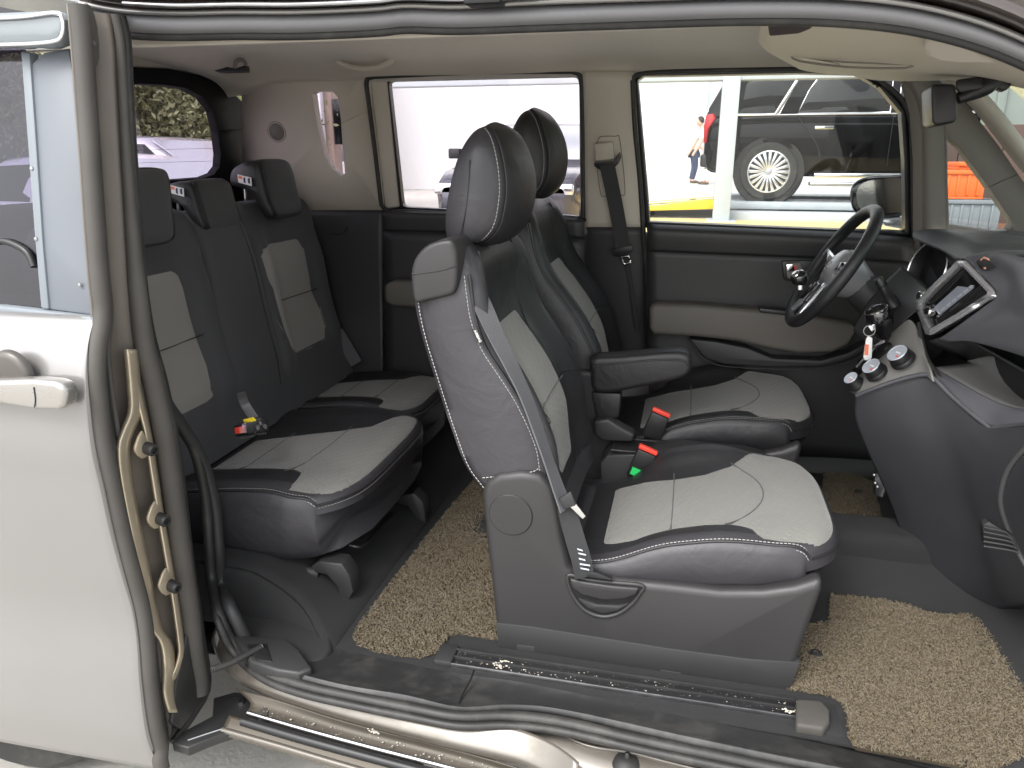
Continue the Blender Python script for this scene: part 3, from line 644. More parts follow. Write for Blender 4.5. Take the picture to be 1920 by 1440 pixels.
# ---------------------------------------------------------------- roof edge above the open side
ts_ = [(150, 26), (232, 40), (330, 44), (440, 42), (560, 42), (700, 36), (760, 30), (860, 32), (1000, 27), (1200, 20), (1400, 14), (1560, 16), (1700, 30), (1820, 58), (1920, 96), (2000, 140)]
sh_ = lambda d: [(x, y+d) for x, y in ts_]
e1 = PY(1.215, *sh_(-14)); e2 = PY(1.205, *sh_(-2)); e3 = PY(1.215, *sh_(12)); e4 = PY(1.245, *sh_(20))
sheet('roof_seal', [e1, e2, e3, e4], M['rubber_seal'], van, nu=80, nv=5, thick=.004)
tube('roof_seal_lip', PY(1.238, *sh_(24)), .008, M['rubber'], van, seg=10)
g1 = PY(1.20, *[(x, y-16) for x, y in ts_]); 
tube('roof_gutter', PY(1.195, *[(x, y-20-(0 if x < 1000 else 3)) for x, y in ts_]), .004, M['paint'], van, seg=8)
sheet('roof_side', [PY(1.20, *[(x, y-20) for x, y in ts_]), PY(1.215, *[(x, y-34) for x, y in ts_]), PY(1.17, *[(x, y-48) for x, y in ts_]), PY(1.15, *[(x, y-70) for x, y in ts_]), PY(1.2, *[(x, y-110) for x, y in ts_])], M['gloss_brown'], van, nu=60, nv=4, thick=.004)
tube('roof_rail', PY(1.17, *[(x, y-34) for x, y in ts_[1:9]]), .0045, M['steel'], van, seg=8)
box('roof_rail_stop', tuple(PY(1.16, (868, 8))[0]), tuple(PY(1.2, (950, -6))[0]), M['plastic_black'], van)
sheet('roof_panel', [[(x, y, z) for x in np.linspace(-1.65, .55, 8)] for y, z in ((1.20, 1.66), (1.3, 1.69), (1.6, 1.71), (1.9, 1.715), (2.2, 1.71), (2.5, 1.69), (2.6, 1.64))], M['paint'], van, nu=10, thick=.004)
# outer skin of the far side below the windows (keeps daylight out of the doors)
sheet('far_body_side', [[(x, y, z) for x in np.linspace(-1.65, 1.5, 8)] for y, z in ((2.60, 1.12), (2.66, .95), (2.69, .7), (2.67, .4), (2.6, .25))], M['paint'], van, nu=10, thick=.004)
sheet('tail_body', [[(-1.68, y, z) for y in np.linspace(1.05, 2.68, 6)] for z in (1.25, 1.0, .6, .3)], M['paint'], van, nu=10, thick=.004)
sheet('floor_pan', [[(x, y, .26) for x in np.linspace(-1.65, 1.5, 6)] for y in (1.28, 1.9, 2.62)], M['black_steel'], van, nu=8, thick=.004)
sheet('near_quarter_panel', [[(x, y, z) for x in np.linspace(-1.66, -1.03, 6)] for y, z in ((1.18, 1.08), (1.15, .8), (1.15, .5), (1.17, .26))], M['paint'], van, nu=8, thick=.004)

# ---------------------------------------------------------------- overhead shelf above the windscreen
ov = [PV((1425, 45, 1.55), (1470, 36, 1.45), (1560, 36, 1.42), (1700, 44, 1.40), (1830, 80, 1.36), (1930, 130, 1.33)),
      PV((1423, 60, 1.62), (1460, 62, 1.55), (1560, 60, 1.50), (1700, 66, 1.48), (1830, 96, 1.44), (1930, 140, 1.40)),
      PV((1424, 75, 1.75), (1450, 84, 1.7), (1540, 88, 1.66), (1680, 92, 1.62), (1830, 118, 1.58), (1940, 150, 1.52)),
      PV((1440, 94, 1.95), (1475, 106, 1.9), (1560, 116, 1.86), (1680, 124, 1.82), (1830, 136, 1.76), (1940, 160, 1.7)),
      PV((1475, 114, 2.15), (1500, 122, 2.12), (1580, 132, 2.1), (1680, 140, 2.05), (1830, 142, 1.96), (1940, 165, 1.9)),
      PV((1500, 128, 2.32), (1530, 134, 2.32), (1600, 140, 2.30), (1690, 150, 2.26), (1830, 148, 2.2), (1940, 168, 2.1))]
ohs = tag(empty('overhead_shelf', (.35, 1.9, 1.6), van), 'beige overhead shelf above the windscreen with a dark pocket')
sheet('shelf_shell', ov, M['trim_beige'], ohs, nu=30, nv=6, thick=.006)
plate('shelf_pocket', PV((1440, 36, 1.42), (1526, 33, 1.36), (1524, 52, 1.38), (1500, 62, 1.42), (1444, 67, 1.46)), (0, .02, .002), M['mesh_pocket'], ohs, bev=.003)
plate('shelf_handle', PV((1502, 108, 1.83), (1575, 120, 1.80), (1578, 126, 1.80), (1504, 112, 1.83)), (0, .02, .004), M['sunvisor'], ohs, bev=.002)
tube('shelf_slot', PV((1484, 104, 1.83), (1500, 101, 1.83), (1580, 116, 1.80), (1700, 120, 1.76), (1696, 128, 1.76), (1590, 126, 1.79), (1500, 115, 1.83)), .0022, M['trim_taupe'], ohs, closed=True, sm=2)
plate('sun_visor', PV((1740, 72, 1.42), (1790, 62, 1.40), (1930, 66, 1.38), (1935, 112, 1.42), (1800, 118, 1.47), (1742, 106, 1.48)), (0, .02, .006), M['headliner'], ohs, bev=.006, seg=3, sm=2)
plate('visor_far', PV((1606, 142, 2.34), (1640, 134, 2.30), (1800, 128, 2.2), (1812, 142, 2.2), (1790, 150, 2.24), (1650, 152, 2.34)), (0, .02, .004), M['headliner'], ohs, bev=.005, sm=2)
# inside mirror with its cameras
im = tag(empty('cabin_mirror', PY(1.9, (1770, 200))[0], van), 'black cabin mirror hanging on a dark stalk at the windscreen')
plate('mirror_body', PY(1.86, (1746, 160), (1752, 157), (1790, 157), (1793, 165), (1795, 222), (1790, 230), (1756, 236), (1748, 228)), (.03, .19, 0), M['plastic_black'], im, bev=.008, seg=3)
tube('mirror_stalk', PV((1796, 185, 1.9), (1820, 175, 1.9), (1850, 160, 1.9), (1875, 135, 1.9), (1882, 118, 1.9)), [.012, .016, .02, .018, .022], M['plastic_black'], im, seg=12)
plate('camera_box', PY(1.88, (1790, 150), (1840, 142), (1846, 156), (1842, 168), (1800, 176), (1792, 165)), (.02, .06, 0), M['plastic_black'], im, bev=.006)
plate('stalk_cover', PY(1.9, (1852, 122), (1884, 118), (1898, 160), (1884, 172), (1856, 160)), (.01, .05, 0), M['plastic_black'], im, bev=.006)
plate('stalk_trim', PY(1.89, (1806, 122), (1812, 120), (1836, 140), (1830, 142)), (0, .01, 0), M['trim_beige'], im, bev=.002)
# ---------------------------------------------------------------- the open sliding door, its front edge towards us
XD = -.95
door = tag(empty('sliding_door', (-1.3, 1.06, .2), van), 'open rear side door at the left edge, beige paint above grey seals and bolts')
oe = [(128, -20), (136, 60), (144, 160), (153, 280), (163, 430), (172, 540), (178, 592), (166, 640), (160, 700), (164, 780), (172, 850), (186, 910), (206, 1000), (228, 1080), (246, 1140), (256, 1200), (262, 1290), (274, 1380), (292, 1425), (300, 1442)]
ie = [(206, -20), (232, 60), (238, 160), (245, 280), (256, 430), (266, 540), (275, 600), (285, 650), (300, 700), (318, 780), (330, 850), (338, 910), (348, 1000), (358, 1080), (368, 1140), (376, 1200), (386, 1290), (345, 1362), (318, 1390), (305, 1440)]
OE = PX(XD, *oe); IE = PX(XD, *ie)
# painted skin: below the belt moulding, running rearwards from the front edge
low = PX(XD, *oe[6:])
sk = lambda dx, dy: [p+np.array((dx, dy, 0)) for p in low]
sheet('door_skin', [sk(0, .012), sk(-.004, .003), sk(-.015, -.001), sk(-.15, -.006), sk(-.45, -.012), sk(-.9, -.012)], M['paint'], door, nu=60, nv=4, thick=.002)
# edge face between the seals
N = 60
o_r = resample(cat(OE, 8), N); i_r = resample(cat(IE, 8), N)
# match by height rather than by length
def at_z(C, z):
    C = np.array(C); o = np.argsort(C[:, 2]); return np.array([np.interp(z, C[o, 2], C[o, k]) for k in range(3)])
zs = np.linspace(max(o_r[:, 2].min(), i_r[:, 2].min())+.002, 1.592, N)
Oz = np.array([at_z(o_r, z) for z in zs]); Iz = np.array([at_z(i_r, z) for z in zs])
prof = ((0, 0), (.10, .004), (.24, .006), (.30, -.008), (.42, -.014), (.60, -.014), (.74, -.006), (.82, 0), (1, -.002))
rows = [[Oz[i]+(Iz[i]-Oz[i])*f+np.array((d-.006, 0, 0)) for i in range(N)] for f, d in prof]
sheet('door_edge', rows, M['door_inner'], door, nu=60, nv=3, thick=.003)
# seals
def along(f, d, a=0, b=1): return [Oz[i]+(Iz[i]-Oz[i])*(f if np.isscalar(f) else np.interp(i/(N-1), np.linspace(0, 1, len(f)), f))+np.array((d, 0, 0)) for i in range(int(a*(N-1)), int(b*(N-1))+1)]
tube('door_seal', along(.12, .004), .015, M['rubber_dusty'], door, sm=2, seg=12)
tube('door_seal', along(.235, .0), .007, M['rubber'], door, sm=2, seg=10)
tube('door_seal', along(.33, -.002), .005, M['rubber_dusty'], door, sm=2, seg=10)
tube('door_seal', along(.84, .006, .06), [.017, .019, .020, .020, .019, .017, .011, .008, .007], M['rubber_dusty'], door, sm=2, seg=14)
tube('door_seal', along(1.0, .002, .03), .009, M['rubber'], door, sm=2, seg=10)
# pressed ribs of the inner frame, their light put into the colour, and three bolts
rib1 = PX(XD+.006, (238, 655), (243, 720), (246, 770), (232, 805), (222, 835), (224, 880), (236, 940), (252, 1010), (266, 1072), (276, 1130), (288, 1178), (305, 1196), (313, 1225), (315, 1262), (312, 1300), (320, 1336))
def band(px, w, h):
    out = []
    for f, d in ((0, -.004), (.18, h*.8), (.45, h), (.8, h*.75), (1, -.004)): out.append(PX(XD+d, *[(x+w*f, y) for x, y in px]))
    return sheet('pressed_rib', out, M['paint_lit'], door, nu=60, nv=4, thick=.002)
band([(232, 655), (238, 720), (240, 770), (227, 805), (217, 835), (219, 880), (229, 940), (243, 1010), (256, 1072), (266, 1130), (278, 1178), (294, 1200), (301, 1225), (303, 1262), (302, 1300), (312, 1336)], 26, .012)
rib2 = PX(XD+.006, (246, 690), (262, 760), (276, 815), (286, 880), (298, 950), (310, 1020), (322, 1090), (330, 1140), (338, 1200), (340, 1225), (332, 1255), (322, 1275))
band([(242, 690), (257, 760), (270, 815), (280, 880), (291, 950), (303, 1020), (315, 1090), (323, 1140), (331, 1200), (333, 1225), (325, 1255), (315, 1275)], 14, .010)
for x, y in ((266, 838), (290, 970), (311, 1095)):
    c = PX(XD+.008, (x+4, y))[0]
    plate('bolt_plate', PX(XD+.014, (x-10, y+10), (x+2, y+22), (x+14, y+14), (x+12, y-6), (x+2, y-30), (x-10, y-4)), (-.006, 0, 0), M['paint_lit'], door, bev=.002, sm=2)
    lathe('bolt', [(.0115, 0), (.0115, .024), (.009, .028), (.006, .028), (.005, .022), (.0001, .022)], c, (1, -.25, -.1), M['black_steel'], door, seg=20)
# lower rubber flap
plate('rubber_flap', PX(XD+.01, (352, 1190), (384, 1180), (392, 1300), (340, 1368), (322, 1356), (330, 1290)), (-.012, 0, 0), M['rubber'], door, bev=.004)
# narrow trim piece at the inner edge, beige cloth strip above
tube('trim_strip', PX(XD-.01, (236, 80), (246, 260), (256, 420), (268, 580)), .003, M['trim_beige'], door)
plate('inner_trim', PX(XD-.02, (268, 560), (276, 560), (312, 700), (316, 726), (304, 724), (284, 640)), (-.03, .0, 0), M['plastic_black'], door, bev=.003)
# plate with a screw at the top of the edge
plate('edge_cap', PX(XD+.012, (160, 10), (172, 12), (184, 50), (188, 110), (178, 128), (168, 115), (160, 60)), (-.01, 0, 0), M['rubber_dusty'], door, bev=.003, sm=2)
lathe('screw', [(.004, 0), (.004, .003), (.0001, .003)], PX(XD+.012, (174, 81))[0], (1, 0, 0), M['steel'], door, seg=12)
# window pillar garnish, glass, belt moulding, rain visor
def side(dx, pts, off=0):   # outer face of the door above the belt
    return [p+np.array((0, off, 0)) for p in PV(*pts)]
zY = lambda z: np.interp(z, (.9, 1.10, 1.53), (1.02, 1.03, 1.116))
def on_side(x, y, off=0):
    p = onp(x, y, (0, 1, 0), 1.05)
    for _ in range(6): p = onp(x, y, (0, 1, 0), zY(p[2])+off)
    return p
gar = [on_side(x, y, .0) for x, y in ((82, 98), (128, 90), (146, 200), (158, 360), (170, 520), (176, 592), (86, 580), (76, 440), (66, 280), (56, 120))]
plate('window_garnish', gar, (0, .02, 0), M['door_garnish'], door, bev=.004)
plate('garnish_edge', [on_side(x, y, -.004) for x, y in ((38, 95), (55, 98), (68, 280), (80, 460), (91, 580), (76, 578), (64, 440), (52, 280))], (0, .02, 0), M['plastic_grey_blue'], door, bev=.003)
for x, y in ((60, 316), (68, 448), (150, 534)):
    lathe('screw', [(.0035, 0), (.003, .002), (.0001, .0025)], on_side(x, y, -.004), (0, -1, 0), M['steel'], door, seg=12)
plate('door_glass', [on_side(x, y, .012) for x, y in ((-500, 90), (45, 90), (60, 300), (78, 580), (-500, 570))], (0, .004, 0), M['glass_door'], door, bev=0)
tube('window_defroster', [on_side(x, y, .008) for x, y in ((-60, 455), (0, 452), (30, 460), (52, 475), (64, 500))], .006, M['plastic_black'], door)
mo_ = [on_side(x, y, -.008) for x, y in ((-500, 560), (0, 574), (90, 584), (172, 594), (176, 604), (172, 614), (90, 606), (0, 596), (-500, 582))]
plate('belt_moulding', mo_, (0, .02, 0), M['plastic_grey_blue'], door, bev=.004, seg=3)
vi = [on_side(x, y, -.03) for x, y in ((-500, 30), (0, 22), (96, 18), (116, 24), (122, 36), (122, 62), (112, 80), (90, 88), (0, 90), (-500, 96))]
plate('rain_visor', vi, (0, .035, 0), M['visor_clear'], door, bev=.010, seg=3)
tube('visor_edge', [on_side(x, y, -.034) for x, y in ((-300, 40), (0, 34), (100, 24), (116, 34), (118, 60), (106, 76), (60, 82), (0, 84))], .003, M['silver'], door)
# inner side of the door (towards the cabin)
Il = [p for p in Iz if p[2] < 1.09]
sheet('door_inner_panel', [[p+np.array((-.01, .01, 0)) for p in Il], [p+np.array((-.3, .02, 0)) for p in Il], [p+np.array((-.9, .02, 0)) for p in Il]], M['plastic_dark'], door, nu=40, thick=.003)
# handle with its cup, a disc coloured darker for the shade of a recess
hc = onp(18, 700, (0, 1, 0), 1.0)
hb_ = [onp(x, y, (0, 1, 0), .938) for x, y in ((-80, 715), (0, 714), (60, 712), (100, 716), (118, 724), (123, 740), (120, 762), (108, 770), (60, 768), (0, 758), (-80, 752))]
plate('door_handle', hb_, (0, .03, 0), M['silver_handle'], door, bev=.008, seg=4)
tube('trim_joint', [onp(x, y, (0, 1, 0), .937) for x, y in ((63, 726), (66, 750), (64, 764))], .0008, M['plastic_black'], door)
lathe('handle_cup', [(.0001, .002), (.03, .002), (.038, .004), (.041, .008), (.042, .016)], onp(10, 706, (0, 1, 0), .955), (0, 1, 0), M['cup'], door, seg=32)
# rear wheel below the door
wl = tag(empty('rear_wheel', (-1.42, 1.2, 0), van))
wc = np.array((-1.42, 1.10, .285))
lathe('tyre', [(.19, .0), (.255, -.008), (.278, .01), (.284, .06), (.284, .12), (.278, .16), (.25, .17), (.19, .16)], wc, (0, 1, 0), M['rubber'], wl, seg=48)
lathe('rim', [(.0001, .03), (.05, .02), (.06, .05), (.17, .06), (.188, .01), (.19, .1)], wc, (0, 1, 0), M['silver'], wl, seg=40)
# ---------------------------------------------------------------- front seats
def bump_back(u, t):
    a = abs(u); k = sst(0, .12, t)*(1-sst(.9, 1, t))
    b = np.interp(a, (0, .45, .58, .7, .84, .93, 1), (-.008, -.006, .001, .014, .027, .025, 0))
    return b*(.25+.75*k) if t < .5 else b*(.2+.8*(1-sst(.78, 1, t)))
def front_seat(off, passenger):
    off = np.array(off, float); yn, yf = 1.37, 1.86
    s = empty('front_seat', np.array((-.1, 1.6, .33))+off, van)
    s['label'] = ('front passenger seat in the doorway, black leather with grey inserts, seat belt built into its shoulder'
                  if passenger else 'driver seat behind the steering wheel, black and grey, with a folding armrest')
    T = lambda P: [np.asarray(p)+off for p in P]
    F = [(-.21, .60), (-.245, .70), (-.257, .77), (-.262, .80), (-.277, .841), (-.303, .895), (-.337, .948), (-.375, 1.005), (-.396, 1.063), (-.403, 1.11), (-.41, 1.16), (-.43, 1.195), (-.455, 1.205)]
    B = [(-.35, .62), (-.385, .70), (-.402, .722), (-.425, .76), (-.448, .826), (-.465, .88), (-.479, .927), (-.504, 1.014), (-.512, 1.05), (-.518, 1.089), (-.519, 1.14), (-.505, 1.18), (-.475, 1.203)]
    dx, dy, dz = off
    rk = 0 if passenger else .10
    sh = lambda C: [(x+dx-rk*max(0, z-.66), z+dz) for x, z in C]
    wid = lambda t: .99-.03*sst(.2, 0, t)-.20*sst(.80, 1.0, t)**1.3
    o, S = pad('backrest', sh(F), sh(B), yn+dy, yf+dy, M['leather_side' if passenger else 'leather'], s, bump_back, wid, side=.012)
    S0 = lambda u, t, f=0: S(u, t, f)-off
    # dark leather front over the frame
    hwt = [(.19, .10), (.32, .125), (.44, .19), (.50, .29), (.51, .42), (.50, .52), (.48, .60), (.44, .655), (.35, .695), (.20, .715)]
    P = [(u, t) for u, t in hwt]+[(-u, t) for u, t in hwt[::-1]]
    P = [tuple(p) for p in cat(P, 3, True)]
    dk = patch('front_cover', S, [(-.97, .03), (.985, .03), (.985, .97), (-.97, .97)], .002, M['leather'], s, nr=46, nc=40, edge=-.002)
    patch('backrest_insert', S, P, .0065, M['fabric_emboss'], s, nr=44, nc=22)
    # seam across the insert
    tube('seam', [S(u, .39, .0062) for u in np.linspace(-.51, .51, 9)], .0016, M['fabric_dark'], s, seg=6)
    # bolster seams
    for sg in (-1, 1):
        tube('seam', [S(sg*u, t, .0022) for u, t in ((.46, .62), (.52, .70), (.58, .78), (.64, .86), (.66, .93))], .0013, M['plastic_black'], s, seg=6)
        tube('seam', [S(sg*u, t, .0022) for u, t in ((.52, .40), (.66, .39), (.84, .37), (.96, .36))], .0013, M['plastic_black'], s, seg=6)
        tube('seam', [S(sg*u, t, .0022) for u, t in ((.51, .42), (.49, .52), (.46, .60), (.39, .66))], .0012, M['plastic_black'], s, seg=6)
    # stitching along both edges of the side panel
    t = np.linspace(.16, .9, 30)
    Fc = resample(cat(F, 10), 44); Bc = resample(cat(B, 10), 44)
    fi = [Fc[int(a*43)] for a in t]; bi = [Bc[int(a*43)] for a in t]
    if passenger:
        dashes('stitching', [(x-.006, yn+.001, z) for x, z in fi], M['thread'], s)
        tube('piping', [(x+.003, yn+.006, z) for x, z in fi], .004, M['leather'], s)
        dashes('stitching', [(x+.010, yn+.001, z) for x, z in bi], M['thread'], s, w=.0008)
        dashes('stitching', PY(1.362, (905, 896), (935, 893), (970, 889), (1000, 884), (1013, 876)), M['thread'], s)
        # small woven tag in the side seam
        plate('side_tag', PY(1.357, (884, 618), (893, 613), (907, 642), (899, 648)), (0, .004, 0), M['plastic_black'], s, bev=.001)
        tq = PY(1.3565, (884, 618), (899, 648), (895.5, 630.5), (893, 613)); text_mesh('tag_lettering', 'AIRBAG', tq[2], tq[1]-tq[0], tq[3]-tq[0], .0075, M['thread_white'], s)
    else:
        dashes('stitching', T([(x-rk*max(0, z-.66), yn+.004, z) for x, z in fi]), M['fabric_grey'], s)
        tube('piping', T([(x+.004-rk*max(0, z-.66), yn+.008, z) for x, z in fi]), .005, M['plastic_black'], s)
    # headrest: a lens-shaped side with a domed front
    HF = [(-.432, 1.197), (-.402, 1.205), (-.374, 1.235), (-.362, 1.285), (-.361, 1.325), (-.367, 1.365), (-.378, 1.398), (-.392, 1.417), (-.408, 1.424)]
    HB = [(-.440, 1.196), (-.472, 1.198), (-.480, 1.215), (-.478, 1.255), (-.470, 1.30), (-.456, 1.350), (-.440, 1.388), (-.424, 1.413), (-.411, 1.4238)]
    hz = -.0 if passenger else .018
    up = lambda C: [(x+dx-rk*(z-.66), z+dz+hz) for x, z in C]
    hwid = lambda t: .62+.38*(1-abs(2*min(1, max(0, t))-1)**3.2)**.6
    hb = lambda u, t: .034*(1-u*u)*(.35+.65*math.sin(math.pi*min(1, t*1.05)))
    h, HS = pad('headrest', up(HF), up(HB), 1.462+dy, 1.735+dy, M['leather_side' if passenger else 'leather'], s, hb, hwid, nT=34, side=.022)
    patch('headrest_face', HS, [(-.96, .02), (.97, .02), (.97, .98), (-.96, .98)], .002, M['leather'], s, nr=34, nc=26, edge=-.001)
    ys = [1.6-1.6+HS(-1, a)[1] for a in np.linspace(.08, .95, 14)]
    ed = [HS(-1, a)+np.array((-.004, -.004, 0)) for a in np.linspace(.06, .96, 16)]
    dashes('stitching', ed, M['thread'], s)
    ed2 = [HS(-.93, a, .0025) for a in np.linspace(.04, .97, 16)]
    tube('piping', ed2, .002, M['leather'], s)
    if passenger:
        tube('seam', [np.array((-.452, 1.455, 1.385))+0, *PY(1.444, (880, 300), (879, 345), (873, 395), (862, 440), (855, 458))][1:], .0015, M['plastic_black'], s)
    zb = HS(0, .1)[2]
    for yy in (1.535, 1.665):
        x0 = HS(0, .1)[0]-.055
        tube('headrest_post', [(x0, yy+dy, zb+.02), (x0-.004, yy+dy, zb-.03), (x0-.012, yy+dy, 1.15+dz)], .0065, M['chrome'], s, seg=12)
        lathe('post_collar', [(.004, .012), (.017, .010), (.019, .004), (.019, -.008)], (x0-.008, yy+dy, 1.205+dz), (0, 0, 1), M['plastic_black'], s, seg=20)
    # cushion
    C = [(-.24, .548), (-.13, .565), (-.02, .594), (.09, .620), (.19, .638), (.26, .646), (.305, .646), (.332, .637), (.345, .618), (.348, .588)]
    D = [(-.24, .50), (-.13, .51), (-.02, .52), (.09, .53), (.19, .54), (.25, .545), (.29, .55), (.315, .553), (.328, .558), (.336, .566)]
    def cb(u, q):
        a = abs(u)
        env = sst(.16, .42, q)*(1-sst(.5, .84, q)); far = u > 0
        side = np.interp(a, (0, .45, .62, .8, .92, 1), (.004, .006, .018, .046, .050, .030) if far else (.004, .006, .010, .022, .027, .020))*env
        return side-.004*a**6-(.022*sst(.4, .1, q)*sst(.55, .9, a) if far else 0)
    cw = lambda q: .985-.06*sst(.74, 1, q)**1.5
    cx = lambda u, q: .075*sst(.5, .95, q)*abs(u)**4.5
    c, CS = pad('cushion', sh(C), sh(D), yn+dy, yf+.01+dy, M['leather_side' if passenger else 'leather'], s, cb, cw, nT=52, nU=41, side=.014, xcut=cx)
    CS0 = lambda u, q, f=0: CS(u, q, f)-off
    patch('cushion_cover', CS, [(-.985, .04), (.97, .04), (.97, .93), (-.985, .93)], .002, M['leather'], s, nr=46, nc=40, edge=-.002)
    nearh = [(-.72, .13), (-.80, .19), (-.84, .28), (-.78, .40), (-.74, .50), (-.77, .60), (-.88, .67), (-.99, .72), (-.993, .84), (-.99, .95)]
    farh = [(.99, .95), (.993, .84), (.99, .75), (.86, .68), (.66, .61), (.54, .52), (.52, .40), (.58, .28), (.56, .19), (.48, .13)]
    gq = nearh+farh
    patch('cushion_insert', CS, gq, .0065, M['fabric_emboss'], s, nr=44, nc=34)
    fr = .66
    tube('seam', [CS(u, fr+.10*(1-(u/.62)**2)-.05, .0062) for u in np.linspace(-.72, .6, 13)], .0017, M['fabric_dark'], s, seg=6)
    tube('seam', [CS(u, .40, .0062) for u in np.linspace(-.77, .51, 9)], .0015, M['fabric_dark'], s, seg=6)
    ring = [CS(-.985, q, .001) for q in np.linspace(.05, .95, 28)]
    dashes('stitching', [p+np.array((0, -.003, -.006)) for p in ring], M['thread'] if passenger else M['fabric_grey'], s)
    dashes('stitching', [p+np.array((0, .002, .004)) for p in ring], M['thread'] if passenger else M['fabric_grey'], s, w=.0007)
    tube('piping', ring, .003, M['leather'], s)
    frt = [CS(u, .957, .001) for u in np.linspace(-.97, .97, 20)]
    tube('piping', frt, .003, M['leather'], s)
    # moulded base
    yb = 1.352
    bo = [(905, 960), (903, 925), (912, 902), (935, 890), (975, 886), (1010, 890), (1035, 912), (1048, 960), (1056, 1010), (1066, 1060), (1085, 1084), (1150, 1088), (1250, 1098), (1350, 1110), (1430, 1110), (1490, 1102), (1544, 1086), (1542, 1110), (1528, 1150), (1508, 1205), (1490, 1260), (1478, 1312), (1200, 1284), (935, 1232), (926, 1150), (915, 1050)]
    P = T(PY(yb, *bo))
    plate('side_shield', P, (0, .045, 0), M['plastic_grey'], s, bev=.016, seg=4)
    bl_ = [(945, 1120), (1000, 1092), (1150, 1092), (1250, 1100), (1350, 1112), (1430, 1112), (1490, 1104), (1540, 1090), (1526, 1150), (1506, 1205), (1488, 1260), (1478, 1308), (1200, 1280), (940, 1228)]
    plate('seat_base', T(PY(yb+.02, *bl_)), (0, .46, 0), M['plastic_dark'], s, bev=.012, seg=3)
    if passenger:
        # lower skirt, a little darker and set in
        sk = T(PY(yb-.002, (929, 1168), (1000, 1176), (1100, 1192), (1250, 1216), (1400, 1236), (1501, 1243), (1488, 1275), (1478, 1310), (1200, 1282), (936, 1229)))
        plate('base_skirt', sk, (0, .03, 0), M['plastic_dark'], s, bev=.002)
        for q in ([(968, 1209), (1003, 1213), (1005, 1251), (970, 1245)], [(1238, 1256), (1277, 1262), (1278, 1298), (1238, 1292)]):
            plate('base_clip', PY(yb-.0035, *q), (0, .01, 0), M['plastic_dark'], s, bev=.002)
        lathe('pivot_cover', [(.0, -.0035), (.044, -.0032), (.046, -.001), (.047, .004)], PY(yb, (958, 965))[0], (0, 1, 0), M['plastic_grey'], s, seg=40)
        # recline handle in its half-moon recess
        hm = [(1066, 1078), (1100, 1086), (1150, 1092), (1204, 1098), (1200, 1112), (1185, 1132), (1160, 1150), (1130, 1156), (1100, 1146), (1080, 1126), (1068, 1102)]
        tube('handle_rim', PY(yb-.001, *hm), .0045, M['plastic_grey'], s, closed=True, sm=4)
        plate('handle_well', PY(yb-.0015, *hm), (0, .006, 0), M['plastic_black'], s, bev=.002)
        hd = [(1068, 1086), (1100, 1093), (1150, 1100), (1198, 1104), (1192, 1116), (1170, 1124), (1130, 1126), (1090, 1116), (1072, 1102)]
        plate('recline_handle', PY(yb-.012, *hd), (0, .014, 0), M['plastic_grey'], s, bev=.004, seg=3)
        hd2 = [(1082, 1122), (1120, 1134), (1160, 1136), (1180, 1132), (1158, 1146), (1130, 1151), (1102, 1141)]
        plate('handle_grip', PY(yb-.006, *hd2), (0, .008, 0), M['plastic_dark'], s, bev=.003)
        # belt guide on the shoulder
        cp_ = [(771, 540), (770, 508), (780, 480), (803, 458), (840, 449), (852, 460), (857, 490), (856, 530), (850, 550), (835, 557), (800, 565), (777, 568)]
        plate('belt_guide', PY(1.352, *cp_), (0, .135, 0), M['plastic_grey'], s, bev=.014, seg=4, sm=3)
        tube('seam', PY(1.3515, (772, 514), (800, 511), (835, 505), (856, 497)), .0012, M['plastic_black'], s)
        plate('belt_slot', PY(1.40, (838, 462), (868, 478), (880, 500), (856, 498)), (0, .07, 0), M['plastic_black'], s, bev=.004)
    return s, S, CS
seat_p, SP, CP = front_seat((0, 0, 0), True)
seat_d, SD, CD = front_seat((.035, .615, .045), False)
# armrest on the driver seat
ar = PY(1.93, (1107, 700), (1104, 680), (1118, 670), (1160, 668), (1230, 662), (1275, 660), (1294, 668), (1297, 690), (1288, 706), (1262, 716), (1200, 728), (1150, 738), (1118, 738), (1108, 725))
plate('armrest', ar, (0, .07, 0), M['leather'], seat_d, bev=.016, seg=4, sm=2)
tube('armrest_piping', [p+np.array((0, -.001, -.006)) for p in PY(1.93, (1112, 684), (1160, 677), (1230, 671), (1280, 672), (1292, 684))], .0022, M['plastic_black'], seat_d)
plate('armrest_bracket', PY(1.95, (1108, 735), (1165, 738), (1160, 785), (1118, 785)), (0, .05, 0), M['leather'], seat_d, bev=.008)

# ---------------------------------------------------------------- passenger belt (integrated)
belt = tag(empty('seat_belt', (-.3, 1.4, .6), van), 'dark webbing belt running down the front passenger seat')
strap('webbing', PV((850, 476, 1.43), (872, 508, 1.41), (900, 562, 1.395), (929, 626, 1.383), (957, 682, 1.375), (987, 746, 1.37), (1012, 815, 1.362), (1034, 880, 1.355), (1052, 930, 1.35), (1062, 955, 1.345)), .044, [(.45, .75, -.1), (.5, .7, 0), (.25, .9, 0), (.15, .95, 0), (.35, .9, 0)], M['webbing_grey'], belt)
strap('webbing', PV((1062, 950, 1.345), (1068, 975, 1.342), (1078, 1010, 1.338), (1090, 1050, 1.336), (1096, 1082, 1.338)), .040, [(.75, .6, .0), (.9, .4, 0), (.95, .25, 0)], M['webbing'], belt)
plate('tongue', PY(1.335, (1050, 938), (1066, 928), (1076, 940), (1098, 968), (1092, 974), (1070, 952), (1054, 948)), (0, .004, 0), M['chrome'], belt, bev=.001)
plate('tongue_grip', PY(1.333, (1048, 936), (1070, 922), (1080, 948), (1058, 956)), (0, .008, 0), M['plastic_dark'], belt, bev=.002)
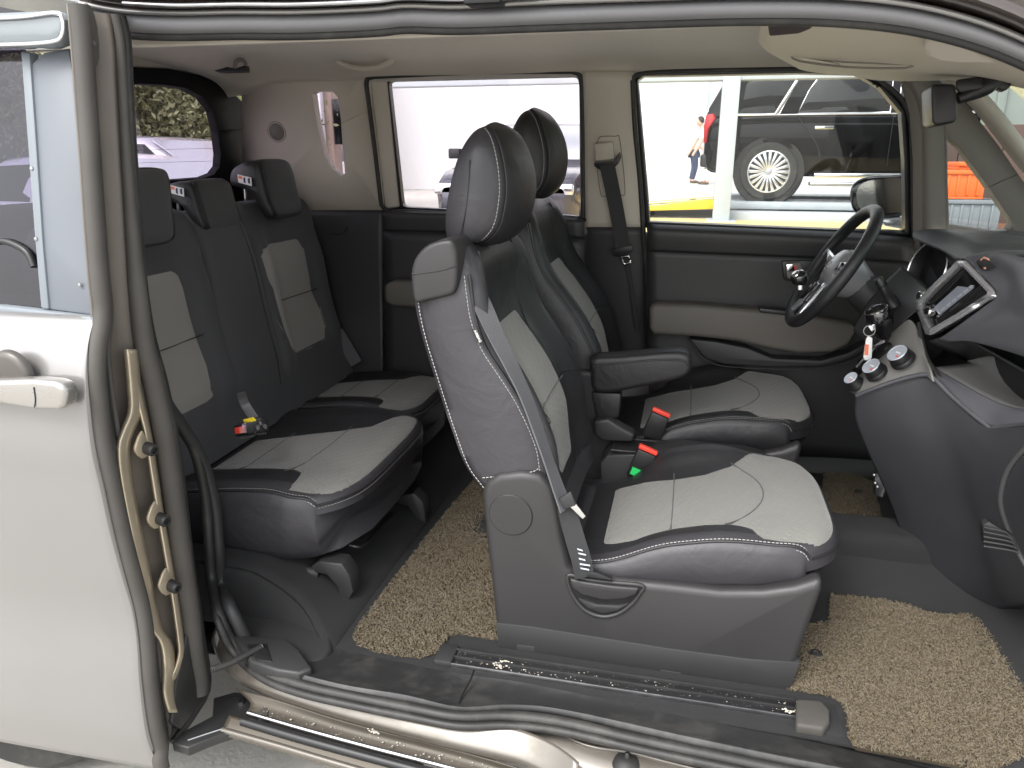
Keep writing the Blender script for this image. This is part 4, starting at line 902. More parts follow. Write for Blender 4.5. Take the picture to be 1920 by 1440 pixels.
plate('belt_anchor', PY(1.338, (1076, 1066), (1118, 1074), (1148, 1086), (1146, 1090), (1080, 1080)), (0, .014, 0), M['plastic_black'], belt, bev=.003)
for k, (x, y, w) in enumerate(((1082, 1028, 10), (1084, 1036, 14), (1085, 1046, 12), (1086, 1056, 20), (1088, 1064, 16))):
    plate('care_print', PY(1.3335, (x, y), (x+w, y+3), (x+w+1, y+6), (x+1, y+3)), (0, .0006, 0), M['dial'], belt, bev=0)

# buckles between the seats
def buckle(px, Y, label, green=False):
    q = PY(Y, *px); b = empty('belt_buckle', (q[0]+q[2])/2, van); b['label'] = label
    plate('housing', q, (0, .022, 0), M['plastic_black'], b, bev=.004)
    a, bb, c, d = q; e = (d-a)/np.linalg.norm(d-a)
    top = [a+(a-d)*.0-e*.001, bb-e*.001, bb-e*.012, a-e*.012]
    plate('release_button', [p+np.array((0, .003, 0)) for p in top], (0, .016, 0), M['red_button'], b, bev=.002)
    if green:
        m = d+(a-d)*.12+(bb-a)*.12
        plate('tag', [m+np.array((0, -.001, 0)), m+(bb-a)*.5+np.array((0, -.001, 0)), m+(bb-a)*.5+(a-d)*.26+np.array((0, -.001, 0)), m+(a-d)*.26+np.array((0, -.001, 0))], (0, .001, 0), M['green_tag'], b, bev=0)
    return b
buckle([(1196, 842), (1230, 857), (1210, 902), (1174, 892)], 1.825, 'buckle with a green tag beside the front passenger seat', True)
buckle([(1222, 772), (1254, 786), (1238, 828), (1202, 818)], 1.965, 'buckle between the front seats on the driver side')

# ---------------------------------------------------------------- rear bench
rear = tag(empty('rear_bench', (-1.1, 1.9, .33), van), 'rear bench with two grey-insert backs, folding centre section and three headrests')
RF = [(-1.17, .60), (-1.20, .70), (-1.235, .80), (-1.26, .92), (-1.275, 1.05), (-1.285, 1.15), (-1.30, 1.215), (-1.33, 1.235)]
RB = [(-1.30, .58), (-1.33, .70), (-1.36, .80), (-1.38, .92), (-1.395, 1.05), (-1.40, 1.15), (-1.39, 1.21), (-1.36, 1.232)]
def rb(u, t):
    a = abs(u); k = sst(.1, .3, t)*(1-sst(.62, .95, t)); return np.interp(a, (0, .5, .68, .85, 1), (.0, .004, .03, .035, -.012))*k
rw = lambda t: 1-.16*sst(.8, 1, t)**1.5
def rear_back(Y0, Y1, ins, seam):
    o, S = pad('backrest', RF, RB, Y0, Y1, M['fabric_dark'], rear, rb, rw, side=.006)
    P = inv(S, ins)
    patch('backrest_insert', S, P, .005, M['fabric_grey'], rear, nr=40, nc=20)
    q = inv(S, seam); tube('seam', [S(u, t, .005) for u, t in q], .0016, M['plastic_dark'], rear, seg=6)
    return S
S1 = rear_back(1.33, 1.80, [(255, 518), (290, 506), (318, 503), (337, 515), (350, 535), (362, 580), (378, 632), (398, 682), (406, 715), (403, 740), (392, 758), (350, 782), (310, 800), (285, 790), (270, 700), (258, 600)], [(285, 663), (320, 650), (350, 638), (379, 627)])
S2 = rear_back(2.02, 2.45, [(480, 480), (487, 466), (510, 455), (545, 443), (560, 447), (573, 465), (580, 500), (592, 540), (608, 575), (618, 610), (616, 632), (595, 648), (558, 664), (545, 655), (525, 610), (508, 570), (490, 520)], [(506, 571), (535, 560), (565, 550), (592, 541)])
mid, S3 = pad('centre_backrest', [(-1.17, .60), (-1.195, .70), (-1.215, .80), (-1.235, .92), (-1.25, 1.05), (-1.27, 1.14), (-1.29, 1.19), (-1.33, 1.205)], [(x, z-.01) for x, z in RB], 1.775, 2.025, M['fabric_dark'], rear, lambda u, t: .018*(1-abs(u)**4)*sst(.1, .3, t), lambda t: 1-.18*sst(.3, 1, t), side=.004)
for u in (.62,):
    tube('seam', [S3(u, t, .001) for t in np.linspace(.15, .9, 14)], .0014, M['plastic_black'], rear, seg=6)
tube('pull_loop', PV((425, 690, 1.84), (432, 694, 1.84), (440, 688, 1.84)), .002, M['plastic_black'], rear)
tube('pull_loop', PV((478, 737, 2.0), (500, 730, 2.0), (518, 716, 2.02)), .0016, M['plastic_grey'], rear)
# rear cushions
def rear_cushion(Y0, Y1, zo, xo, grey, seams):
    C = [(-1.22, .58), (-1.10, .595), (-.98, .61), (-.86, .618), (-.78, .617), (-.745, .614), (-.724, .602), (-.716, .575)]
    D = [(-1.22, .47), (-1.10, .46), (-.98, .452), (-.90, .450), (-.84, .452), (-.79, .455), (-.745, .460), (-.722, .470)]
    C = [(x+xo, z+zo) for x, z in C]; D = [(x+xo, z+zo) for x, z in D]
    cb = lambda u, q: np.interp(abs(u), (0, .5, .7, .88, 1), (.008, .008, .02, .024, .012))*(1-.8*sst(.55, .88, q))-.004*abs(u)**6
    o, S = pad('cushion', C, D, Y0, Y1, M['leather_side'], rear, cb, lambda q: 1-.05*sst(.74, 1, q)**1.5, nT=52, nU=41, side=.016, xcut=lambda u, q: (.075 if u < 0 else .035)*sst(.5, .95, q)*abs(u)**4.5)
    patch('cushion_cover', S, [(-.985, .03), (.97, .03), (.97, .9), (-.985, .9)], .002, M['leather'], rear, nr=40, nc=36, edge=-.002)
    P = grey
    patch('cushion_insert', S, P, .006, M['fabric_emboss'], rear, nr=36, nc=30)
    for sm in seams: tube('seam', [S(u, q, .0055) for u, q in sm], .0015, M['fabric_dark'], rear, seg=6)
    r = [S(-.985, q, .001) for q in np.linspace(.12, .95, 26)]
    dashes('stitching', [p+np.array((0, -.003, -.005)) for p in r], M['thread'], rear, w=.0007)
    dashes('stitching', [p+np.array((0, .004, .005)) for p in r], M['fabric_grey'], rear, w=.0007)
    fr = [S(u, .957, .001) for u in np.linspace(-.985, .985, 24)]
    tube('piping', r+fr, .0028, M['leather'], rear, sm=0)
    dashes('stitching', [p+np.array((.003, 0, -.006)) for p in fr], M['fabric_grey'], rear, w=.0007)
    return S
half = [(-.62, .10), (-.64, .3), (-.66, .5), (-.68, .60), (-.74, .66), (-.90, .70), (-.995, .73), (-.99, .84), (-.985, .95)]
gq = half+[(.98, .95), (.975, .85), (.86, .78), (.56, .70), (.36, .55), (.28, .40), (.22, .25), (.16, .10)]
T1 = rear_cushion(1.40, 2.03, 0, 0, gq, [[(u, .33) for u in np.linspace(-.64, .24, 8)], [(u, .62-.06*u*u) for u in np.linspace(-.70, .44, 10)]])
T2 = rear_cushion(2.045, 2.46, -.012, -.07, [(-.45, .12), (-.5, .4), (-.55, .6), (-.62, .68), (-.8, .73), (-.98, .77), (-.98, .95), (.98, .95), (.95, .78), (.6, .66), (.5, .4), (.45, .12)], [[(u, .4) for u in np.linspace(-.5, .5, 8)], [(u, .64) for u in np.linspace(-.55, .55, 8)]])
# rear headrests: comma-shaped, hanging forward over the backs
def rear_headrest(Fp, Bp, Y, w):
    F_ = [(p[0], p[2]) for p in PY(Y, *Fp)]; B_ = [(p[0], p[2]) for p in PY(Y, *Bp)]
    e = empty('headrest', base_of(PY(Y, *Fp)), rear)
    wd = lambda t: .80+.20*(1-abs(2*t-1)**4)
    o, S = pad('headrest_pad', F_, B_, Y, Y+w, M['leather'], e, lambda u, t: .016*(1-u**4)*math.sin(math.pi*min(1, max(0, t)))**.5, wd, nT=30, nU=25, side=.010)
    patch('headrest_face', S, [(-.9, .04), (.93, .04), (.93, .96), (-.9, .96)], .002, M['fabric_dark'], e, nr=24, nc=18, edge=-.001)
    tube('seam', [S(-.9, t, .0012) for t in np.linspace(.05, .95, 14)], .0014, M['plastic_black'], e, seg=6)
rear_headrest([(372, 437), (380, 428), (374, 405), (366, 380), (360, 358), (354, 345), (340, 340)], [(366, 437), (352, 407), (340, 386), (320, 378), (302, 370), (304, 351), (328, 340)], 1.80, .185)
rear_headrest([(501, 413), (509, 402), (500, 378), (493, 350), (487, 325), (480, 306), (466, 301)], [(495, 412), (482, 385), (470, 362), (450, 352), (432, 345), (434, 319), (456, 302)], 2.09, .20)
rear_headrest([(220, 471), (228, 459), (222, 425), (217, 395), (213, 350), (208, 324), (196, 319)], [(212, 470), (200, 430), (190, 395), (176, 375), (158, 362), (163, 330), (190, 320)], 1.40, .185)
for x0, y0, Y in ((318, 347, 1.783), (445, 327, 2.073)):
    plate('care_sticker', PY(Y, (x0, y0), (x0+26, y0+6), (x0+27, y0+22), (x0+2, y0+15)), (0, .001, 0), M['sticker'], rear, bev=0)
    plate('sticker_mark', PY(Y-.0006, (x0+2, y0+2), (x0+9, y0+4), (x0+9, y0+9), (x0+2, y0+8)), (0, .0008, 0), M['orange_ink'], rear, bev=0)
    for q in ((11, 5, 3.5, 11), (19, 6, 4, 12)):
        plate('sticker_mark', PY(Y-.0006, (x0+q[0], y0+q[1]+2), (x0+q[0]+q[2], y0+q[1]), (x0+q[0]+q[2]+1, y0+q[3]+6), (x0+q[0]+1, y0+q[3]+4)), (0, .0008, 0), M['ink'], rear, bev=0)
for x, y, Y in ((333, 380, 1.87), (458, 356, 2.15), (240, 380, 1.5)):
    tube('headrest_post', PY(Y, (x, y-8), (x+2, y+22)), .006, M['chrome'], rear, seg=10, sm=0)
# wrapped buckle lying on the near cushion
bk = tag(empty('belt_buckle', PY(1.55, (470, 800))[0], van), 'red buckle still wrapped in clear film on the rear cushion')
q = PY(1.52, (437, 798), (462, 792), (466, 816), (440, 820))
dv = PY(1.56, (502, 786))[0]-PY(1.52, (462, 794))[0]
plate('housing', q, dv, M['plastic_black'], bk, bev=.004)
plate('release_button', [p-dv*.03 for p in PY(1.52, (441, 802), (458, 798), (459, 811), (442, 814))], dv*.02, M['red_button'], bk, bev=.001)
plate('label', [p+np.array((0, 0, .0015)) for p in PY(1.53, (455, 789), (474, 784), (480, 790), (460, 796))], (0, .002, .001), M['yellow_tag'], bk, bev=0)
random.seed(3); wr = []
for k in range(9):
    c = np.mean(q, 0)+dv*(k/8*1.25-.1); rr = .021+.005*random.random()
    wr.append([c+np.array((0, 0, 0))+rr*(1+.25*random.random())*(math.cos(a)*np.array((.5, -.6, 0))*1.2+math.sin(a)*np.array((0, 0, .8))) for a in np.arange(12)*math.pi/6])
grid('film_wrapping', wr, M['film_wrap'], bk, closed=True, angle=20)
strap('buckle_strap', PV((452, 735, 1.60), (458, 755, 1.60), (470, 775, 1.585), (482, 792, 1.57)), .022, (.7, .5, .3), M['plastic_black'], bk)
# seat frame, legs and release bar under the bench
for px, Y in (([(583, 1062), (600, 1052), (640, 1058), (655, 1080), (662, 1110), (648, 1136), (640, 1130), (632, 1100), (612, 1078), (590, 1074)], 1.42), ([(742, 930), (775, 925), (792, 940), (798, 975), (786, 998), (780, 970), (765, 950), (745, 945)], 1.86)):
    plate('seat_leg', PY(Y, *px), (0, .05, 0), M['plastic_dark'], rear, bev=.004)
tube('release_bar', PV((655, 1022, 1.50), (680, 1024, 1.52), (706, 995, 1.66), (735, 965, 1.80)), .004, M['plastic_black'], rear)
tube('seat_crossbar', PV((430, 1058, 1.41), (520, 1068, 1.43), (600, 1074, 1.44)), .016, M['plastic_dark'], rear, seg=10)
# ---------------------------------------------------------------- dashboard
dash = tag(empty('dashboard', (.7, 1.9, .5), van), 'grey dashboard with silver-framed screen, climate knobs and open shelf')
# lower body: one moulded profile running across the car
lowp = [(1603, 742), (1606, 780), (1618, 822), (1640, 872), (1664, 925), (1686, 985), (1696, 1040), (1712, 1092), (1740, 1132), (1775, 1152)]
pl = PY(1.90, *lowp)
def run(P, Ys, dx=0): return [[np.array((p[0]+dx*k, y, p[2])) for p in P] for k, y in enumerate(Ys)]
dl = [[(1606, 742, 1.905), (1604, 780, 1.90), (1618, 822, 1.90), (1640, 872, 1.90), (1664, 925, 1.90), (1686, 985, 1.90), (1700, 1045, 1.90), (1716, 1095, 1.90), (1745, 1132, 1.90), (1780, 1150, 1.90)],
      [(1640, 730, 1.87), (1640, 765, 1.865), (1650, 815, 1.86), (1672, 870, 1.855), (1696, 930, 1.85), (1718, 990, 1.85), (1733, 1045, 1.85), (1748, 1093, 1.85), (1774, 1129, 1.85), (1806, 1149, 1.85)],
      [(1690, 713, 1.84), (1694, 762, 1.82), (1706, 812, 1.80), (1726, 872, 1.79), (1750, 932, 1.785), (1770, 992, 1.78), (1784, 1045, 1.78), (1798, 1090, 1.78), (1818, 1124, 1.78), (1842, 1146, 1.78)],
      [(1742, 706, 1.81), (1762, 770, 1.76), (1778, 830, 1.73), (1795, 890, 1.715), (1812, 950, 1.71), (1826, 1000, 1.70), (1838, 1050, 1.70), (1849, 1090, 1.70), (1864, 1118, 1.70), (1884, 1138, 1.70)],
      [(1800, 758, 1.73), (1812, 810, 1.69), (1822, 860, 1.665), (1834, 910, 1.65), (1846, 960, 1.64), (1856, 1005, 1.635), (1866, 1050, 1.63), (1876, 1085, 1.63), (1888, 1112, 1.63), (1905, 1133, 1.63)],
      [(1856, 802, 1.64), (1864, 842, 1.60), (1872, 882, 1.58), (1882, 925, 1.565), (1892, 968, 1.555), (1900, 1008, 1.55), (1908, 1048, 1.55), (1916, 1080, 1.55), (1926, 1106, 1.55), (1940, 1128, 1.55)],
      [(1945, 794, 1.50), (1955, 834, 1.46), (1962, 874, 1.44), (1968, 914, 1.43), (1974, 954, 1.42), (1980, 994, 1.42), (1986, 1030, 1.42), (1992, 1062, 1.42), (2000, 1090, 1.42), (2012, 1110, 1.42)],
      [(2060, 800, 1.35), (2070, 840, 1.31), (2076, 880, 1.29), (2082, 915, 1.28), (2088, 950, 1.27), (2094, 990, 1.27), (2100, 1020, 1.27), (2106, 1050, 1.27), (2112, 1070, 1.27), (2122, 1090, 1.27)]]
sheet('lower_dash', [PV(*r) for r in dl], M['plastic_dash'], dash, nu=44, nv=5, thick=.006)
sheet('dash_underside', [[PV(r[-1])[0] for r in dl], [PV(r[-1])[0]+np.array((.25, .0, .02)) for r in dl]], M['plastic_black'], dash, nu=20, smv=False, thick=.004)
# driver-side flank of the centre stack
sheet('stack_flank', [[p+np.array((.045, .005, 0)) for p in pl], [p+np.array((.25, .03, 0)) for p in pl], [p+np.array((.55, .03, 0)) for p in pl]], M['plastic_dark'], dash, nu=30, thick=.004)
# silver climate fascia along the top edge of the lower body
fa = [PV((1596, 734, 1.99), (1604, 738, 1.93), (1612, 738, 1.90), (1640, 726, 1.88), (1690, 708, 1.85), (1730, 702, 1.82), (1752, 716, 1.78)),
      PV((1594, 728, 2.0), (1600, 726, 1.95), (1620, 712, 1.92), (1650, 694, 1.90), (1690, 675, 1.875), (1726, 670, 1.85), (1744, 690, 1.80)),
      PV((1600, 716, 2.03), (1612, 702, 2.0), (1632, 684, 1.98), (1660, 660, 1.955), (1690, 640, 1.93), (1716, 640, 1.90), (1736, 668, 1.84)),
      PV((1612, 690, 2.06), (1628, 672, 2.05), (1650, 648, 2.03), (1676, 622, 2.01), (1700, 602, 1.985), (1714, 606, 1.95), (1728, 640, 1.88))]
sheet('climate_fascia', fa, M['fascia'], dash, nu=30, nv=6, thick=.005)
fn = np.array((-.66, -.28, .70)); fn /= np.linalg.norm(fn)
for x, y, Y, r in ((1607, 722, 1.955, .019), (1645, 700, 1.925, .024), (1694, 676, 1.892, .026)):
    c = PY(Y, (x, y))[0]+fn*.006-FW*0+ray(x, y)*-.03
    k = empty('climate_knob', c, dash) if False else None
    lathe('climate_knob', [(r*1.12, -.006), (r*1.08, .002), (r, .004), (r*.97, .020), (r*.90, .023)], c, fn, M['plastic_black'], dash, seg=36)
    lathe('knob_face', [(r*.93, .0225), (r*.88, .0245), (r*.78, .0245), (r*.76, .0235), (.0001, .0235)], c, fn, M['dial'], dash, seg=36)
    e1 = np.cross(fn, (0, 0, 1)); e1 /= np.linalg.norm(e1); e2 = np.cross(e1, fn); cc = c+fn*.024
    plate('knob_mark', [cc+e1*a*r+e2*b*r for a, b in ((-.5, .1), (.1, .1), (.1, -.05), (-.5, -.05))], fn*.0006, M['sticker'], dash, bev=0)
    plate('knob_mark', [cc+e1*a*r+e2*b*r for a, b in ((-.62, -.25), (-.3, -.3), (-.3, -.42), (-.6, -.4))], fn*.0006, M['red_button'], dash, bev=0)
# chrome strip with smoked window left of the knobs, small black pad above
nr_ = lambda P: [p-.05*ray(*proj(p)) for p in P]
plate('gear_gate', nr_(PV((1600, 702, 2.045), (1614, 680, 2.04), (1640, 652, 2.02), (1664, 642, 2.0), (1676, 648, 1.98), (1660, 664, 1.985), (1630, 690, 2.01), (1608, 708, 2.03))), fn*.012, M['gloss_black'], dash, bev=.003)
tube('gate_chrome', [p+fn*.013 for p in nr_(PV((1612, 694, 2.035), (1630, 674, 2.025), (1650, 655, 2.01), (1666, 646, 2.0)))], .005, M['chrome'], dash)
plate('blank_switch', PV((1688, 640, 1.97), (1696, 628, 1.99), (1712, 622, 1.96), (1716, 636, 1.93), (1700, 650, 1.94)), fn*.004, M['plastic_dark'], dash, bev=.002)
# gear lever and its surround
sheet('gear_surround', [PV((1600, 620, 2.12), (1620, 580, 2.14), (1650, 540, 2.16), (1690, 500, 2.18)), PV((1622, 640, 2.08), (1650, 600, 2.08), (1690, 560, 2.08), (1730, 530, 2.1)), PV((1640, 670, 2.02), (1676, 625, 2.02), (1710, 590, 2.0), (1750, 560, 1.98))], M['plastic_dark'], dash, nu=20, nv=6, thick=.004)
gl = tag(empty('gear_lever', PY(2.0, (1655, 620))[0], van), 'black ball gear lever with a chrome ring')
g0 = PY(2.0, (1649, 596))[0]; ga = np.array((-.35, -.1, .93)); ga /= np.linalg.norm(ga)
lathe('gear_knob', [(.0001, .036), (.012, .035), (.024, .028), (.031, .015), (.033, 0), (.030, -.016), (.022, -.03), (.017, -.05), (.02, -.08)], g0, ga, M['gloss_black'], gl, seg=32)
lathe('knob_ring', [(.0265, .0275), (.0285, .0255), (.0285, .0235), (.0262, .0262)], g0, ga+np.array((-.15, 0, 0)), M['chrome'], gl, seg=32, cap=False)
sheet('gear_boot', [[g0-ga*.055+np.array((.02*math.cos(a), .02*math.sin(a), 0)) for a in np.linspace(0, 6.283, 18)], [g0-ga*.08+np.array((.03*math.cos(a), .03*math.sin(a), 0)) for a in np.linspace(0, 6.283, 18)], [g0-ga*.12+np.array((.05*math.cos(a)+.02, .045*math.sin(a), 0)) for a in np.linspace(0, 6.283, 18)]], M['leather'], gl, nu=24, thick=.003)
# wiper stalk beside the wheel
s0 = PY(2.1, (1648, 524))[0]; s1 = PY(2.08, (1668, 560))[0]
lathe('stalk', [(.006, -.004), (.012, 0), (.013, .02), (.010, .024), (.012, .05), (.017, .056), (.018, .085)], s0, s1-s0, M['plastic_black'], dash, seg=24)
lathe('stalk_tip', [(.0001, -.0045), (.009, -.005), (.0115, -.001), (.0122, .003)], s0, s1-s0, M['steel'], dash, seg=24)
# screen unit in a silver frame, facing the cabin
so = PV((1797, 489, 1.86), (1812, 489, 1.82), (1868, 545, 1.72), (1868, 556, 1.71), (1800, 598, 1.79), (1748, 628, 1.86), (1740, 626, 1.88), (1722, 582, 1.95), (1720, 566, 1.96), (1750, 532, 1.91))
si = PV((1802, 500, 1.855), (1808, 500, 1.83), (1850, 546, 1.745), (1848, 553, 1.74), (1795, 588, 1.80), (1749, 614, 1.86), (1745, 612, 1.87), (1731, 580, 1.935), (1732, 570, 1.94), (1760, 538, 1.905))
si = [a+(b-a)*.6 for a, b in zip(so, si)]
sn = np.cross(so[2]-so[0], so[6]-so[0]); sn /= np.linalg.norm(sn)
if sn[0] > 0: sn = -sn
frame('screen_frame', so, si, M['silver'], dash, thick=.012, n=40, lift=-sn*.014)
plate('screen_bezel', [p-sn*.013 for p in si], -sn*.01, M['gloss_black'], dash, bev=0)
cs = np.mean(si, 0)
lerp = lambda a, b, k: a+(b-a)*k
A_, B_, C_, D_ = si[0], si[2], si[5], si[8]
quad = lambda u, v: lerp(lerp(A_, B_, u), lerp(D_, C_, u), v)
plate('touch_screen', [quad(u, v)-sn*.011 for u, v in ((.30, .06), (.62, .04), (.64, .84), (.32, .88))], sn*.0015, M['screen'], dash, bev=0)
for k in range(6): plate('screen_icon', [quad(.52+.07*a, .12+.115*k+.09*b)-sn*.0094 for a, b in ((0, 0), (1, 0), (1, 1), (0, 1))], sn*.0003, M['dial'], dash, bev=0)
for k in range(5): plate('vent_slat', [quad(.70+.055*k, .06)-sn*.010, quad(.72+.055*k, .06)-sn*.010, quad(.73+.055*k, .92)-sn*.010, quad(.71+.055*k, .92)-sn*.010], sn*.004, M['plastic_grey'], dash, bev=0)
plate('vent_tab', [quad(u, v)-sn*.008 for u, v in ((.78, .42), (.86, .42), (.87, .62), (.79, .62))], sn*.012, M['plastic_grey'], dash, bev=.003)
for k in range(3): plate('vent_slat', [quad(.04+.07*k, .08)-sn*.010, quad(.06+.07*k, .08)-sn*.010, quad(.07+.07*k, .9)-sn*.010, quad(.05+.07*k, .9)-sn*.010], sn*.004, M['plastic_grey'], dash, bev=0)
lathe('screen_knob', [(.012, 0), (.012, .012), (.009, .015), (.0001, .015)], quad(.40, .93)-sn*.010, sn, M['chrome'], dash, seg=24)
lathe('screen_knob', [(.012, 0), (.012, .012), (.009, .015), (.0001, .015)], PV((1733, 556, 1.955))[0], sn, M['chrome'], dash, seg=24)
# body of the dash behind the screen and over the shelf
top = [PV((1797, 486, 1.87), (1748, 528, 1.925), (1718, 566, 1.97), (1719, 590, 1.965), (1740, 632, 1.89), (1752, 640, 1.87)),
       PV((1814, 486, 1.82), (1830, 505, 1.79), (1850, 527, 1.755), (1872, 551, 1.71), (1805, 602, 1.785), (1752, 634, 1.86)),]
up_ = [PV((1800, 487, 1.87), (1812, 487, 1.82), (1842, 517, 1.76), (1872, 552, 1.705), (1850, 572, 1.73), (1806, 604, 1.78), (1760, 636, 1.85)),
       PV((1830, 478, 1.86), (1850, 480, 1.80), (1880, 515, 1.73), (1900, 552, 1.66), (1880, 582, 1.69), (1830, 612, 1.75), (1780, 640, 1.83)),
       PV((1870, 472, 1.82), (1890, 476, 1.75), (1920, 515, 1.64), (1930, 560, 1.55), (1920, 600, 1.56), (1870, 628, 1.66), (1820, 640, 1.76)),
       PV((1960, 472, 1.72), (1980, 480, 1.62), (1990, 520, 1.5), (1990, 570, 1.42), (1985, 620, 1.42), (1950, 656, 1.48), (1900, 660, 1.6)),
       PV((2080, 480, 1.6), (2090, 490, 1.5), (2100, 540, 1.35), (2100, 590, 1.25), (2095, 660, 1.22), (2060, 700, 1.28), (2010, 700, 1.4))]
sheet('dash_face', up_, M['plastic_dash_light'], dash, nu=36, nv=6, thick=.005)
# top pad: big hood running across under the windscreen
hood = [PV((1712, 441, 2.38), (1722, 450, 2.30), (1765, 468, 2.15), (1803, 488, 1.98), (1850, 484, 1.86), (1960, 476, 1.6), (2080, 484, 1.4)),
        PV((1714, 437, 2.40), (1730, 440, 2.33), (1775, 450, 2.2), (1820, 466, 2.0), (1880, 470, 1.88), (1980, 466, 1.65), (2090, 470, 1.45)),
        PV((1722, 434, 2.42), (1745, 432, 2.36), (1790, 437, 2.25), (1840, 448, 2.06), (1900, 458, 1.92), (1990, 456, 1.72), (2100, 460, 1.5)),
        PV((1760, 432, 2.44), (1790, 432, 2.42), (1830, 434, 2.34), (1880, 440, 2.2), (1940, 446, 2.06), (2010, 448, 1.9), (2120, 450, 1.7))]
sheet('dash_pad', hood, M['plastic_dash'], dash, nu=36, nv=6, thick=.006)
sheet('dash_top', [[p for p in hood[-1]], [p+np.array((.25, .05, -.01)) for p in hood[-1]], [p+np.array((.6, .06, -.05)) for p in hood[-1]]], M['plastic_dash'], dash, nu=30, thick=.005)
sheet('dash_under_hood', [hood[0], [p+np.array((.03, 0, -.05)) for p in hood[0]], [p+np.array((.05, 0, -.3)) for p in hood[0]], [p+np.array((.10, 0, -.5)) for p in hood[0]]][0:4], M['plastic_black'], dash, nu=30, thick=.004)
plate('dash_sensor', PV((1836, 500, 1.77), (1846, 492, 1.77), (1858, 496, 1.75), (1870, 503, 1.73), (1852, 508, 1.75), (1842, 508, 1.76)), (-.01, 0, .012), M['plastic_grey'], dash, bev=.003)
plate('sensor_mark', PV((1838, 499, 1.762), (1846, 493, 1.762), (1856, 497, 1.745), (1847, 506, 1.75)), (-.003, 0, .014), M['orange_pale'], dash, bev=.001)
tube('speaker_ring', PV((1912, 488, 1.72), (1905, 494, 1.70), (1912, 504, 1.67), (1930, 508, 1.64)), .0012, M['plastic_dark'], dash)
# instrument pod
pc = PY(2.22, (1738, 506))[0]; pn = np.array((-.92, -.30, .22))
lathe('instrument_pod', [(.074, -.05), (.080, -.02), (.080, .0), (.076, .002), (.072, -.004), (.066, -.03), (.0001, -.035)], pc, pn, M['plastic_black'], dash, seg=44)
lathe('pod_ring', [(.079, .002), (.0765, .0045), (.0745, .002)], pc, pn, M['silver'], dash, seg=44, cap=False)
# open shelf in front of the passenger
sh1 = [PV((1746, 640, 1.87), (1790, 632, 1.82), (1812, 634, 1.79), (1860, 662, 1.70), (1930, 700, 1.58), (2000, 740, 1.46)),
       PV((1752, 662, 1.88), (1790, 660, 1.85), (1815, 660, 1.82), (1860, 690, 1.72), (1930, 730, 1.6), (2000, 770, 1.48))]
s_top = PV((1742, 640, 1.88), (1785, 628, 1.83), (1812, 636, 1.79), (1860, 662, 1.70), (1930, 702, 1.56), (2020, 750, 1.40))
s_back = [p+np.array((.09, .01, -.045)) for p in s_top]
s_bot = PV((1752, 690, 1.85), (1800, 718, 1.78), (1850, 745, 1.70), (1900, 765, 1.62), (1960, 770, 1.52), (2020, 776, 1.42))
s_botb = [p+np.array((.075, .01, .012)) for p in s_bot]
sheet('shelf_roof', [s_top, s_back], M['plastic_dark'], dash, nu=26, smv=False, thick=.004)
sheet('shelf_floor', [s_bot, s_botb, s_back], M['shelf_lit'], dash, nu=26, nv=4, thick=.004)
lipc = PV((1752, 700, 1.82), (1765, 722, 1.79), (1800, 756, 1.73), (1850, 796, 1.65), (1868, 800, 1.62), (1900, 796, 1.56), (1960, 790, 1.46), (2020, 790, 1.36))
sheet('shelf_lip', [s_bot, [lerp(a, b, .5)+np.array((-.002, 0, .004)) for a, b in zip(resample(cat(s_bot, 6), 20), resample(cat(lipc, 6), 20))], resample(cat(lipc, 6), 20)], M['plastic_dash_light'], dash, nu=26, nv=4, thick=.004)
tube('lip_edge', PV((1606, 742, 1.90), (1640, 728, 1.87), (1690, 711, 1.84), (1735, 702, 1.81), (1752, 710, 1.79), (1790, 748, 1.74), (1850, 797, 1.65), (1870, 801, 1.62), (1940, 792, 1.5), (2020, 790, 1.36)), .005, M['plastic_dash_light'], dash)
tube('shelf_trim', PV((1724, 606, 1.93), (1728, 640, 1.89), (1742, 680, 1.85), (1770, 716, 1.80), (1810, 752, 1.74), (1850, 780, 1.67)), .006, M['plastic_dark'], dash)
tube('panel_joint', PV((1676, 718, 1.845), (1684, 740, 1.84), (1696, 766, 1.84)), .0014, M['plastic_black'], dash)
# air vent low on the passenger side and the end cap of the dash
ec = [(x+16, y) for x, y in [(1872, 930), (1882, 888), (1904, 855), (1940, 826), (2000, 800), (2000, 1100), (1936, 1060), (1906, 1010), (1884, 970)]]
tube('dash_end_cap', PV((1960, 812, 1.42), (1924, 838, 1.44), (1890, 880, 1.46), (1876, 930, 1.47), (1882, 972, 1.47), (1906, 1030, 1.46), (1932, 1075, 1.44)), .006, M['plastic_dark'], dash, seg=10)
vq = PV((1842, 985, 1.42), (1855, 978, 1.42), (1900, 1005, 1.42), (1912, 1035, 1.42), (1880, 1034, 1.42), (1846, 1024, 1.42))
plate('foot_vent', vq, (0, .02, 0), M['plastic_black'], dash, bev=.003)
for k in range(5): tube('vent_slat', PV((1844, 988+9*k, 1.415), (1880+6*k*.6, 996+9*k, 1.415), (1890+5*k, 1001+9*k, 1.415)), .0022, M['plastic_grey'], dash, seg=6)
# pedals and wiring low in the driver footwell
plate('footwell_panel', PV((1640, 890, 1.92), (1664, 866, 1.94), (1700, 890, 1.90), (1668, 905, 1.90), (1656, 935, 1.90), (1640, 930, 1.91)), (0, .02, 0), M['plastic_black'], dash, bev=.004)
for x, y in ((1640, 890), (1642, 905), (1646, 912)): lathe('pedal_stud', [(.004, 0), (.004, .006), (.0001, .008)], PY(1.915, (x, y))[0], (-.6, -.8, 0), M['steel'], dash, seg=10)

